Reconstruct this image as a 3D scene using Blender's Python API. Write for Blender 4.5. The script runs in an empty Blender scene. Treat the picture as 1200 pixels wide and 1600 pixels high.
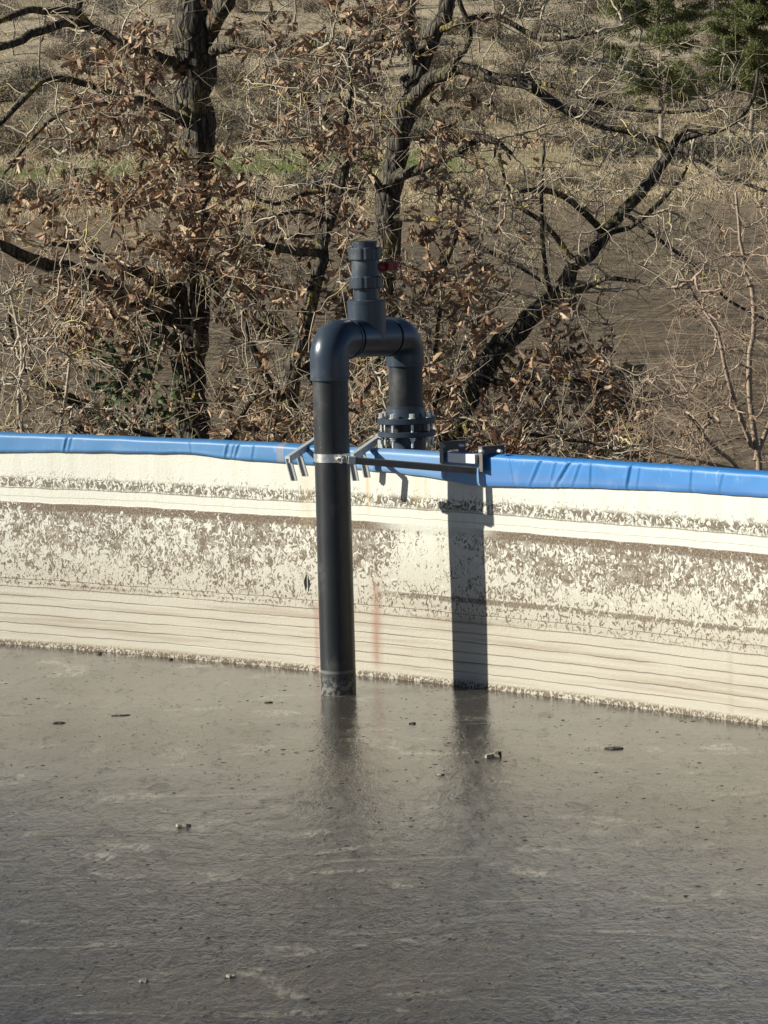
import bpy, math, random
import numpy as np
from mathutils import Vector, Matrix, noise as mnoise
random.seed(7); rng = np.random.default_rng(11)
S = bpy.context.scene
# ------------------------------------------------------------------ camera
FPX, PITCH, ROLL, CH = 5550.0, 0.10768987, 0.02590393, 2.54482
fw = Vector((0, math.cos(PITCH), -math.sin(PITCH)))
dn = fw.cross(Vector((1, 0, 0)))
cr, sr = math.cos(ROLL), math.sin(ROLL)
RT = cr * Vector((1, 0, 0)) + sr * dn
DN = -sr * Vector((1, 0, 0)) + cr * dn
cd = bpy.data.cameras.new('camera'); cam = bpy.data.objects.new('camera', cd); S.collection.objects.link(cam)
M = Matrix((RT, -DN, -fw)).transposed().to_4x4(); M.translation = (0, 0, CH); cam.matrix_world = M
cd.sensor_fit = 'HORIZONTAL'; cd.sensor_width = 36; cd.lens = 36 * FPX / 1200
cd.clip_start = .1; cd.clip_end = 8000; S.camera = cam
# ------------------------------------------------------------------ light
SUN_EL, SUN_AZ = math.radians(25.2), math.radians(-96.5)      # azimuth clockwise from +Y
W = bpy.data.worlds.new('World'); S.world = W; W.use_nodes = True
wn = W.node_tree.nodes; bg = wn['Background']
sky = wn.new('ShaderNodeTexSky'); sky.sky_type = 'NISHITA'; sky.sun_disc = False
sky.air_density = .55; sky.dust_density = .2; sky.altitude = 1500; sky.sun_elevation = SUN_EL; sky.sun_rotation = SUN_AZ
W.node_tree.links.new(sky.outputs[0], bg.inputs[0]); bg.inputs[1].default_value = .05
sd = bpy.data.lights.new('sun', 'SUN'); sd.energy = 5.0; sd.angle = math.radians(.5); sd.color = (1, .965, .84)
so = bpy.data.objects.new('sun', sd); S.collection.objects.link(so)
tosun = Vector((math.sin(SUN_AZ) * math.cos(SUN_EL), math.cos(SUN_AZ) * math.cos(SUN_EL), math.sin(SUN_EL)))
so.rotation_euler = tosun.to_track_quat('Z', 'Y').to_euler(); so.location = (-20, 0, 20)
S.view_settings.view_transform = 'Standard'; S.view_settings.look = 'None'
S.view_settings.exposure = 0.68; S.view_settings.gamma = 1
# ------------------------------------------------------------------ helpers
def ray(px, py): return RT * ((px - 600) / FPX) + DN * ((py - 800) / FPX) + fw
def at(px, py, Y):
    d = ray(px, py); return Vector((0, 0, CH)) + d * (Y / d.y)
def atz(px, py, z):
    d = ray(px, py); return Vector((0, 0, CH)) + d * ((z - CH) / d.z)
RTn, DNn, FWn = np.array(RT), np.array(DN), np.array(fw)
def project(P):
    v = P - np.array([0, 0, CH]); d = v @ FWn
    return 600 + FPX * (v @ RTn) / d, 800 + FPX * (v @ DNn) / d
TC = Vector((-11.292, 3.2682, 0)); TR = 17.2724
TH0 = math.atan2(16.332 - TC.y, 0.007 - TC.x)
def wall_at(px, py):
    d = ray(px, py); o = Vector((0, 0, CH)) - TC
    a = d.x ** 2 + d.y ** 2; b = 2 * (d.x * o.x + d.y * o.y); c = o.x ** 2 + o.y ** 2 - TR ** 2
    t = (-b + math.sqrt(b * b - 4 * a * c)) / 2 / a
    return Vector((0, 0, CH)) + d * t
def wall_u(px, py=850):
    p = wall_at(px, py); return TR * (TH0 - math.atan2(p.y - TC.y, p.x - TC.x))
def wall_pt(u, z, off=0):
    th = TH0 - u / TR; return Vector((TC.x + (TR + off) * math.cos(th), TC.y + (TR + off) * math.sin(th), z))

def tag(o, label=None, cat=None, group=None, kind=None):
    if label: o['label'] = label
    if cat: o['category'] = cat
    if group: o['group'] = group
    if kind: o['kind'] = kind
    return o
def empty(name, loc=(0, 0, 0), rz=0):
    o = bpy.data.objects.new(name, None); S.collection.objects.link(o); o.location = loc; o.rotation_euler.z = rz
    o.empty_display_size = .2; return o
def mesh_obj(name, V, F, mat, parent=None, smooth=False, uv=None, world=True):
    me = bpy.data.meshes.new(name); me.from_pydata([tuple(v) for v in V] if not isinstance(V, np.ndarray) else V.tolist(), [], F)
    if smooth: me.polygons.foreach_set('use_smooth', [True] * len(me.polygons))
    me.materials.append(mat)
    if uv is not None:
        l = me.uv_layers.new(name='UVMap'); vi = np.empty(len(me.loops), int); me.loops.foreach_get('vertex_index', vi)
        l.data.foreach_set('uv', np.asarray(uv, dtype=float)[vi].ravel())
    me.update()
    o = bpy.data.objects.new(name, me); S.collection.objects.link(o)
    if parent is not None:
        o.parent = parent
        if world: o.matrix_parent_inverse = (Matrix.Translation(parent.location) @ Matrix.Rotation(parent.rotation_euler.z, 4, 'Z')).inverted()
    return o
class MB:
    def __init__(s): s.V = []; s.F = []; s.sm = []
    def add(s, V, F, smooth=False):
        n = len(s.V); s.V += [Vector(v) for v in V]; s.F += [tuple(i + n for i in f) for f in F]; s.sm += [smooth] * len(F); return s
    def build(s, name, mat, parent=None):
        o = mesh_obj(name, s.V, s.F, mat, parent); o.data.polygons.foreach_set('use_smooth', s.sm); return o
    def box(s, c, ax, ay, az, bev=.0):
        """box centre c and half axes; chamfered along az if bev"""
        c = Vector(c); ax = Vector(ax); ay = Vector(ay); az = Vector(az)
        if bev:
            bx = ax.normalized() * bev; by = ay.normalized() * bev
            pr = [-ax - ay + bx, ax - ay - bx, ax - ay + by, ax + ay - by, ax + ay - bx, -ax + ay + bx, -ax + ay - by, -ax - ay + by]
        else: pr = [-ax - ay, ax - ay, ax + ay, -ax + ay]
        n = len(pr); V = [c + p - az for p in pr] + [c + p + az for p in pr]
        F = [tuple(range(n - 1, -1, -1)), tuple(range(n, 2 * n))] + [(i, (i + 1) % n, n + (i + 1) % n, n + i) for i in range(n)]
        return s.add(V, F)
    def lathe(s, base, axis, prof, n=48, closed=False, ribs=None):
        """prof: list of (r, h) along the axis"""
        a = Vector(axis).normalized(); u = a.orthogonal().normalized(); v = a.cross(u); base = Vector(base); V = []; F = []
        for k, (r, h) in enumerate(prof):
            for i in range(n):
                t = 2 * math.pi * i / n; rr = r * (ribs(i, k) if ribs else 1)
                V.append(base + a * h + (u * math.cos(t) + v * math.sin(t)) * rr)
        for k in range(len(prof) - 1):
            for i in range(n):
                j = (i + 1) % n; F.append((k * n + i, k * n + j, (k + 1) * n + j, (k + 1) * n + i))
        if closed: F.append(tuple(range(n - 1, -1, -1))); F.append(tuple((len(prof) - 1) * n + i for i in range(n)))
        # flat shading across sharp profile steps comes from doubled rings in prof
        return s.add(V, F, True)
    def tube(s, pts, r, n=32, cap=True, up=None):
        pts = [Vector(p) for p in pts]; V = []; F = []; rs = r if isinstance(r, (list, tuple)) else [r] * len(pts)
        u = None
        for i, p in enumerate(pts):
            t = (pts[min(i + 1, len(pts) - 1)] - pts[max(i - 1, 0)]).normalized()
            u = (t.orthogonal() if u is None else (u - t * u.dot(t))).normalized(); v = t.cross(u)
            for k in range(n):
                a = 2 * math.pi * k / n; V.append(p + (u * math.cos(a) + v * math.sin(a)) * rs[i])
        for i in range(len(pts) - 1):
            for k in range(n):
                j = (k + 1) % n; F.append((i * n + k, i * n + j, (i + 1) * n + j, (i + 1) * n + k))
        s.add(V, F, True)
        if cap: 
            m = len(pts) - 1
            s.add([V[k] for k in range(n)], [tuple(range(n - 1, -1, -1))]); s.add([V[m * n + k] for k in range(n)], [tuple(range(n))])
        return s
def step(prof):
    """double every profile ring so shading stays crisp at the steps"""
    out = []
    for a, b in zip(prof[:-1], prof[1:]): out.append((a, b))
    return out
def lathe_sharp(mb, base, axis, prof, n=48, ribs=None):
    for a, b in step(prof): mb.lathe(base, axis, [a, b], n, ribs=ribs)
    return mb

class NT:
    def __init__(s, name):
        s.m = bpy.data.materials.new(name); s.m.use_nodes = True; s.t = s.m.node_tree; s.n = s.t.nodes; s.b = s.n['Principled BSDF']
    def new(s, t, **k):
        x = s.n.new(t)
        for a, b in k.items(): setattr(x, a, b)
        return x
    def put(s, sock, v):
        if isinstance(v, bpy.types.NodeSocket): s.t.links.new(v, sock)
        else: sock.default_value = v
    def math(s, op, a, b=0.0, clamp=False):
        x = s.new('ShaderNodeMath', operation=op, use_clamp=clamp); s.put(x.inputs[0], a); s.put(x.inputs[1], b); return x.outputs[0]
    def mul(s, a, b): return s.math('MULTIPLY', a, b)
    def addm(s, a, b): return s.math('ADD', a, b)
    def sub(s, a, b): return s.math('SUBTRACT', a, b)
    def mx(s, a, b): return s.math('MAXIMUM', a, b)
    def ss(s, v, lo, hi, a=0.0, b=1.0):
        x = s.new('ShaderNodeMapRange', interpolation_type='SMOOTHSTEP'); s.put(x.inputs[0], v)
        for i, q in enumerate((lo, hi, a, b)): s.put(x.inputs[i + 1], q)
        return x.outputs[0]
    def coord(s, kind='Object'): return s.new('ShaderNodeTexCoord').outputs[kind]
    def pos(s): return s.new('ShaderNodeNewGeometry').outputs['Position']
    def mapv(s, v, scale=(1, 1, 1), loc=(0, 0, 0), rot=(0, 0, 0)):
        x = s.new('ShaderNodeMapping'); s.put(x.inputs[0], v); x.inputs['Scale'].default_value = scale
        x.inputs['Location'].default_value = loc; x.inputs['Rotation'].default_value = rot; return x.outputs[0]
    def noise(s, v, scale, detail=4, rough=.55, dist=0, out='Fac'):
        x = s.new('ShaderNodeTexNoise'); s.put(x.inputs['Vector'], v); x.inputs['Scale'].default_value = scale
        x.inputs['Detail'].default_value = detail; x.inputs['Roughness'].default_value = rough; x.inputs['Distortion'].default_value = dist; return x.outputs[out]
    def voro(s, v, scale, feat='F1', out='Distance', rnd=1):
        x = s.new('ShaderNodeTexVoronoi', feature=feat); s.put(x.inputs['Vector'], v); x.inputs['Scale'].default_value = scale
        x.inputs['Randomness'].default_value = rnd; return x.outputs[out]
    def sep(s, v): return s.new('ShaderNodeSeparateXYZ', ) if False else s._sep(v)
    def _sep(s, v):
        x = s.new('ShaderNodeSeparateXYZ'); s.put(x.inputs[0], v); return x.outputs
    def mix(s, f, a, b):
        x = s.new('ShaderNodeMix', data_type='RGBA'); s.put(x.inputs[0], f)
        for i, q in ((6, a), (7, b)): s.put(x.inputs[i], q if isinstance(q, bpy.types.NodeSocket) else (*q, 1))
        return x.outputs[2]
    def bump(s, h, strength=.5, dist=.01, normal=None):
        x = s.new('ShaderNodeBump'); s.put(x.inputs['Height'], h); x.inputs['Strength'].default_value = strength; x.inputs['Distance'].default_value = dist
        if normal is not None: s.put(x.inputs['Normal'], normal)
        return x.outputs[0]
    def set(s, **k):
        for a, v in k.items():
            nm = {'base': 'Base Color', 'rough': 'Roughness', 'normal': 'Normal', 'metal': 'Metallic', 'spec': 'Specular IOR Level', 'ior': 'IOR', 'coat': 'Coat Weight', 'trans': 'Transmission Weight'}[a]
            if a == 'base' and not isinstance(v, bpy.types.NodeSocket): v = (*v, 1)
            s.put(s.b.inputs[nm], v)
        return s.m
# ------------------------------------------------------------------ materials
def mat_pvc(name, c, rough=.32):
    t = NT(name); v = t.coord(); n = t.noise(v, 6, 5); n2 = t.noise(t.mapv(v, (1, 1, .08)), 60, 3)
    z = t.sep(t.pos())[2]
    mud = t.mul(t.ss(z, .03, .12, 1, 0), t.ss(t.noise(v, 45, 4), .38, .62))
    film = t.ss(t.math('ABSOLUTE', t.sub(z, .105)), .002, .012, .5, 0)
    dust = t.mx(t.mx(t.ss(n, .52, .8, 0, .3), t.mul(mud, .75)), film)
    scr = t.ss(n2, .66, .74, 0, .25)
    col = t.mix(t.mx(dust, scr), c, (.22, .21, .19))
    return t.set(base=col, rough=t.addm(t.ss(n, .3, .8, rough, rough + .12), t.mul(dust, .4)), normal=t.bump(n2, .04, .002), spec=.5)
pipe_m = mat_pvc('black_pipe_plastic', (.011, .013, .015), .40)
fit_m = mat_pvc('grey_fitting_plastic', (.026, .038, .056), .28)
def mat_metal(name, c, rough, metal=1.0, dirt=(.15, .1, .06), da=.3):
    t = NT(name); v = t.coord(); n = t.noise(v, 40, 5); n2 = t.noise(v, 9, 4)
    col = t.mix(t.ss(n2, .5, .72, 0, da), t.mix(n, c, [x * .7 for x in c]), dirt)
    return t.set(base=col, metal=metal, rough=t.ss(n, .2, .8, rough - .08, rough + .12), normal=t.bump(n, .08, .002))
galv = mat_metal('galvanised_steel', (.62, .63, .62), .45, .25, da=.1)
steel = mat_metal('brushed_steel', (.7, .69, .66), .35, 1, da=.1)
bolt_m = mat_metal('zinc_bolt', (.75, .75, .72), .4, .6, da=.05)
dull = mat_metal('dull_grey_steel', (.17, .15, .135), .5, .3, (.10, .06, .035), .6)
white_pl = NT('white_plastic').set(base=(.7, .72, .72), rough=.4)
def m_red():
    t = NT('red_handle'); n = t.noise(t.coord(), 30, 3); return t.set(base=t.mix(n, (.28, .012, .010), (.2, .010, .010)), rough=.4)
red_m = m_red()

def m_liner():
    t = NT('tank_liner'); uv = t.coord('UV'); U, V0 = t.sep(uv)[0], t.sep(uv)[1]
    low = t.noise(t.mapv(uv, (1.2, 3, 1)), 1.0, 4)
    fine = t.noise(t.mapv(uv, (1, 1, 1)), 75, 4, .6)
    fl = t.noise(t.mapv(uv, (1, .75, 1)), 42, 6, .62, 1.6)          # flaking crust
    fl2 = t.noise(t.mapv(uv, (1, .8, 1)), 15, 4, .6, 1.0)
    brd = t.noise(t.mapv(uv, (1, 2.5, 1), (3, 1, 0)), 2.6, 4)
    wob = t.noise(t.mapv(uv, (1, .2, 1)), 9, 4)
    V = t.addm(V0, t.addm(t.mul(t.sub(low, .5), .016), t.mul(t.sub(wob, .5), .012)))
    def band(a, b, s=.006, s2=None):
        s2 = s2 or s
        return t.mul(t.ss(V, a - s, a + s), t.ss(V, b - s2, b + s2, 1, 0))
    def hline(z, w, k=1.0): return t.ss(t.math('ABSOLUTE', t.sub(V, z)), w * .4, w, k, 0)
    base = t.mix(t.ss(V0, .33, .75), (.40, .37, .305), (.56, .552, .485))
    base = t.mix(t.ss(t.noise(t.mapv(uv, (9, .9, 1)), 3, 5), .35, .75, 0, .35), base, (.43, .39, .31))
    base = t.mix(t.ss(fine, .55, .8, 0, .22), base, (.34, .28, .2))
    # upper crust rim
    up = t.mul(band(.806, .858, .012, .014), t.ss(fl, .47, .535))
    uph = t.mul(t.mul(band(.845, .885, .02, .02), t.ss(fl, .60, .64)), .7)
    # solid brown ring
    gapx = t.mul(t.ss(U, wall_u(570), wall_u(640)), t.ss(U, wall_u(730), wall_u(790), 1, 0))
    ring_n = t.addm(fl, t.mul(t.sub(brd, .5), .35))
    ring = t.mul(t.mul(band(.690, .730, .007, .005), t.ss(ring_n, .36, .42)), t.sub(1, t.mul(gapx, .85)))
    # flaked field, density falling downwards
    dens = t.ss(V0, .36, .62, .59, .492)
    dens = t.addm(dens, t.mul(t.sub(.5, fl2), .20))
    dens = t.addm(dens, t.mul(t.sub(.5, brd), .38))
    dens = t.addm(dens, t.mul(gapx, .09))
    flake = t.mul(band(.35, .705, .05, .008), t.ss(t.sub(t.addm(fl, t.mul(t.sub(t.noise(t.mapv(uv, (1, .12, 1)), 30, 4), .5), .10)), dens), -.022, .022))
    spray = t.mul(band(.31, .46, .03, .03), t.ss(fl, .555, .60))
    # second brown line on the right hand side
    side = t.ss(U, wall_u(560), wall_u(640))
    ln2 = t.mul(t.mul(t.mul(band(.388, .412, .006), side), t.ss(ring_n, .42, .47)), .9)
    lines = t.addm(hline(.800, .0035, .55), t.mul(hline(.758, .002), .3))
    for z, k in ((.336, .5), (.296, .65), (.250, .6), (.206, .7), (.158, .6), (.112, .7), (.066, .55)):
        lines = t.mx(lines, t.mul(hline(z, .0038), t.ss(t.noise(t.mapv(uv, (1, 1, 1), (z * 70, 0, 0)), 3, 4), .32, .55, k * .45, k)))
    lines = t.mx(lines, t.mul(t.mul(hline(.316, .007), t.ss(fl, .5, .56)), t.ss(U, wall_u(350), wall_u(500), .8, 0)))
    foot = t.mul(t.ss(V0, .014, .040, 1, 0), t.ss(t.noise(t.mapv(uv, (1, .8, 1)), 60, 3, .5, 1), .46, .52))
    dots = t.mul(t.mul(band(.86, .97), t.ss(t.voro(uv, 26), .045, .075, 1, 0)), t.ss(brd, .5, .6))
    halo = t.mul(t.mul(band(.33, .71, .05, .01), t.ss(t.sub(t.addm(fl, t.mul(t.sub(fl2, .5), .25)), dens), -.10, .04)), .42)
    dustb = t.mul(t.ss(t.noise(t.mapv(uv, (.8, 26, 1)), 1, 5, .6), .46, .66), t.ss(V0, .40, .30, 0, .65))
    base = t.mix(t.mx(halo, dustb), base, (.27, .215, .155))
    crust = t.mx(t.mx(t.mx(up, uph), t.mx(ring, t.mul(flake, t.ss(t.noise(uv, 23, 4), .3, .6, .45, 1.0)))), t.mx(t.mx(spray, ln2), t.mx(foot, dots)))
    bn = t.noise(uv, 110, 4)
    brown = t.mix(t.ss(bn, .35, .7), (.085, .062, .042), (.23, .175, .125))
    brown = t.mix(up, brown, t.mix(bn, (.07, .055, .04), (.22, .18, .13)))
    col = t.mix(t.math('MINIMUM', crust, 1.0), base, brown)
    # pale flake tips, clean liner showing
    col = t.mix(t.mul(t.mul(band(.40, .70, .03), t.ss(fl, .32, .42, 1, 0)), .7), col, (.60, .59, .52))
    col = t.mix(lines, col, (.14, .10, .08))
    # drips of rust
    def streak(px, w, z0, z1, c, k, colr):
        m = t.ss(t.math('ABSOLUTE', t.sub(t.addm(U, t.mul(t.sub(wob, .5), .02)), wall_u(px))), 0, w, 1, 0)
        m = t.mul(m, t.mul(t.ss(V0, z0 - .06, z0 + .04), t.ss(V0, z1 - .03, z1 + .03, 1, 0)))
        return t.mix(t.mul(t.mul(m, t.ss(c, .3, .65, .4, 1)), k), col, colr)
    sn = t.noise(t.mapv(uv, (30, 1.5, 1)), 1, 4)
    col = streak(585, .05, .06, .45, sn, .75, (.26, .13, .085))
    col = streak(493, .03, .02, .33, sn, .65, (.28, .15, .11))
    col = streak(577, .018, .80, .96, sn, .6, (.55, .30, .10))
    col = streak(668, .012, .82, .96, sn, .65, (.55, .29, .10))
    col = streak(655, .035, .84, .96, sn, .3, (.6, .42, .2))
    col = streak(480, .07, .70, .98, sn, .28, (.45, .33, .17))
    col = streak(1140, .03, .02, .30, sn, .35, (.30, .24, .16))
    h = t.addm(t.mul(crust, .6), t.addm(t.mul(fl, .35), t.mul(bn, .15)))
    h = t.sub(h, t.mul(lines, .8))
    return t.set(base=col, rough=t.ss(crust, 0, 1, .5, .85), normal=t.bump(h, .8, .006))
liner_m = m_liner()
def m_blue():
    t = NT('blue_tarpaulin'); uv = t.coord('UV'); U, V = t.sep(uv)[0], t.sep(uv)[1]
    n = t.noise(uv, 7, 5); n2 = t.noise(t.mapv(uv, (1, .3, 1)), 30, 4)
    right = t.ss(U, wall_u(762), wall_u(766))
    low = t.mul(t.ss(t.addm(V, t.mul(t.sub(n, .5), .008)), .999, 1.001, 1, 0), right)
    col = t.mix(right, (.050, .17, .36), (.028, .165, .43))
    col = t.mix(t.mul(low, .55), col, (.06, .15, .35))
    mid = t.mul(t.ss(U, wall_u(540), wall_u(560)), t.sub(1, right))
    col = t.mix(t.mul(mid, .35), col, (.25, .38, .60))
    col = t.mix(t.ss(n, .55, .8, 0, .22), col, (.35, .42, .5))
    col = t.mix(t.ss(n2, .62, .75, 0, .35), col, (.3, .4, .55))
    for px, w in ((445, .03), (450, .008)):
        m = t.ss(t.math('ABSOLUTE', t.sub(U, wall_u(px))), 0, w, .45, 0); col = t.mix(m, col, (.38, .26, .15))
    return t.set(base=col, rough=.5, normal=t.bump(n, .15, .01))
blue_m = m_blue()
def m_tankwall():
    t = NT('tank_panel'); n = t.noise(t.coord(), 4, 5); return t.set(base=t.mix(n, (.22, .24, .22), (.12, .14, .13)), rough=.6)
def m_sludge():
    t = NT('slurry'); p = t.pos(); Y = t.sep(p)[1]
    a = t.noise(t.mapv(p, (1, 1, 1)), .9, 6, .6, .5)
    b = t.noise(t.mapv(p, (1, .38, 1), rot=(0, 0, .12)), 13, 6, .7, .8)
    c = t.noise(t.mapv(p, (1, .36, 1), rot=(0, 0, -.1)), 44, 4, .6, .4)
    st = t.noise(t.mapv(p, (.7, .8, 1), rot=(0, 0, .5)), 3.2, 6, .62, 1.2)
    col = t.mix(a, (.034, .031, .029), (.060, .053, .045))
    col = t.mix(t.ss(c, .57, .65, 0, .85), col, (.020, .017, .014))
    col = t.mix(t.ss(b, .58, .78, 0, .40), col, (.19, .165, .13))
    col = t.mix(t.mul(t.ss(st, .56, .68, 0, .75), t.ss(c, .38, .58)), col, (.30, .275, .225))
    w1 = t.noise(t.mapv(p, (.35, 9, 1), rot=(0, 0, .75)), 1.6, 3, .5, .5); w2 = t.noise(t.mapv(p, (.35, 9, 1), rot=(0, 0, -.5)), 1.6, 3, .5, .5)
    scr = t.mul(t.mx(t.ss(w1, .665, .70), t.ss(w2, .675, .71)), t.ss(c, .35, .55))
    col = t.mix(t.mul(scr, .45), col, (.26, .235, .19))
    big = t.noise(p, .45, 3); col = t.mix(t.ss(big, .45, .65, 0, .35), col, (.10, .082, .055))
    h = t.addm(t.mul(b, .55), t.addm(t.mul(c, .3), t.mul(st, .5)))
    near = t.ss(Y, 15.8, 12.2, .28, 1.0)
    rough = t.addm(t.ss(a, .3, .7, .10, .19), t.addm(t.ss(b, .5, .8, 0, .25), t.mul(near, .05)))
    x = t.new('ShaderNodeBump'); t.put(x.inputs['Height'], h); t.put(x.inputs["Strength"], t.mul(near, .85)); x.inputs['Distance'].default_value = .012
    return t.set(base=col, rough=rough, normal=x.outputs[0], spec=.5, ior=1.40)
sludge_m = m_sludge()
def m_bark(name, c1, c2, lichen, la, sc=1):
    t = NT(name); v = t.pos(); 
    n = t.noise(t.mapv(v, (1, 1, .22)), 38 * sc, 5, .65, .6); l = t.noise(v, 5, 4, .6); l2 = t.noise(v, 34, 3)
    r = t.voro(t.mapv(v, (1, 1, .2)), 26 * sc, 'DISTANCE_TO_EDGE')
    col = t.mix(t.ss(n, .3, .7), c1, c2)
    col = t.mix(t.ss(r, .02, .12, .7, 0), col, [x * .4 for x in c1])
    col = t.mix(t.mul(t.mul(t.ss(l, .52, .62), t.ss(l2, .42, .55)), la), col, lichen)
    return t.set(base=col, rough=.85, spec=.2, normal=t.bump(t.addm(t.ss(r, 0, .2), n), 1.0, .012))
bark_m = m_bark('oak_bark', (.030, .026, .021), (.15, .13, .105), (.34, .29, .08), .45)
limb_m = m_bark('limb_bark', (.038, .031, .024), (.17, .14, .105), (.42, .33, .07), .7)
def m_twig(name, c1, c2, lich):
    t = NT(name); v = t.pos(); n = t.noise(v, 9, 3); l = t.noise(v, 3.2, 4); col = t.mix(n, c1, c2)
    col = t.mix(t.ss(l, .56, .66, 0, .65), col, lich); return t.set(base=col, rough=.75, spec=.25)
twig_m = m_twig('oak_twig', (.24, .195, .14), (.54, .46, .35), (.56, .46, .13))
shrub_m = m_twig('shrub_twig', (.24, .17, .12), (.42, .33, .25), (.40, .33, .2))
def m_leaf(name, cs, tr=.3):
    t = NT(name); info = t.new('ShaderNodeNewGeometry').outputs['Random Per Island']
    ramp = t.new('ShaderNodeValToRGB'); t.put(ramp.inputs[0], info); e = ramp.color_ramp.elements
    for i, c in enumerate(cs):
        q = e[i] if i < 2 else e.new(1); q.position = i / (len(cs) - 1); q.color = (*c, 1)
    for i, c in enumerate(cs): ramp.color_ramp.elements[i].color = (*c, 1)
    n = t.noise(t.pos(), 60, 3); col = t.mix(t.mul(n, .4), ramp.outputs[0], [x * .5 for x in cs[0]])
    t.set(base=col, rough=.6, spec=.3)
    tb = t.new('ShaderNodeBsdfTranslucent'); t.put(tb.inputs[0], col); ms = t.new('ShaderNodeMixShader'); ms.inputs[0].default_value = tr
    t.t.links.new(t.b.outputs[0], ms.inputs[1]); t.t.links.new(tb.outputs[0], ms.inputs[2]); t.t.links.new(ms.outputs[0], t.n['Material Output'].inputs[0]); return t.m
leaf_m = m_leaf('dry_oak_leaf', [(.26, .145, .085), (.48, .325, .20), (.11, .05, .033), (.62, .47, .31), (.20, .10, .06), (.50, .34, .21), (.09, .045, .03)], .12)
ivy_m = m_leaf('ivy_leaf', [(.05, .08, .03), (.09, .12, .05), (.07, .10, .06)], .15)
needle_m = m_leaf('pine_needles', [(.13, .155, .055), (.21, .225, .09), (.09, .11, .042), (.27, .275, .115)], .2)
scrub_m = m_leaf('scrub_leaf', [(.20, .16, .10), (.30, .24, .155), (.15, .12, .085), (.36, .29, .19)], .2)
dgreen_m = m_leaf('dark_scrub_leaf', [(.055, .06, .04), (.09, .09, .055), (.07, .075, .05), (.12, .11, .065)], .1)
hay_m = m_leaf('dry_grass', [(.42, .33, .21), (.52, .43, .28), (.34, .27, .17), (.47, .38, .24)], .2)
far_m = m_twig('far_wood', (.19, .16, .13), (.33, .28, .225), (.30, .25, .16))
# ------------------------------------------------------------------ terrain
PD = [-800, -60, 21, 27, 60, 95, 105, 245, 258, 285, 320, 370, 405, 485, 575, 770, 1300, 3000]
PZ = [-3, -1.1, -1.1, -1.5, -5.2, -7.6, -7.5, -3.6, -2.9, -2.0, -.9, .6, 2.6, 9.6, 23, 46, 100, 190]
def terr(x, y):
    x = np.asarray(x, float); y = np.asarray(y, float)
    yy = y + 9 * np.sin(x / 60 + 1) * np.clip((y - 230) / 150, 0, 1)
    z = np.interp(yy, PD, PZ)
    k = np.clip((yy - 330) / 60, 0, 1)
    st = 2.6; q = z / st; fr = q - np.floor(q); z2 = (np.floor(q) + np.clip((fr - .62) / .38, 0, 1)) * st + fr * .25
    z = z * (1 - .8 * k) + z2 * .8 * k
    z = z + .35 * np.sin(x / 9 + y / 13) * np.clip((y - 260) / 60, 0, 1) + .12 * np.sin(x / 2.3 + 2) * np.sin(y / 3.1) * np.clip((y - 260) / 60, 0, 1)
    return z
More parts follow.
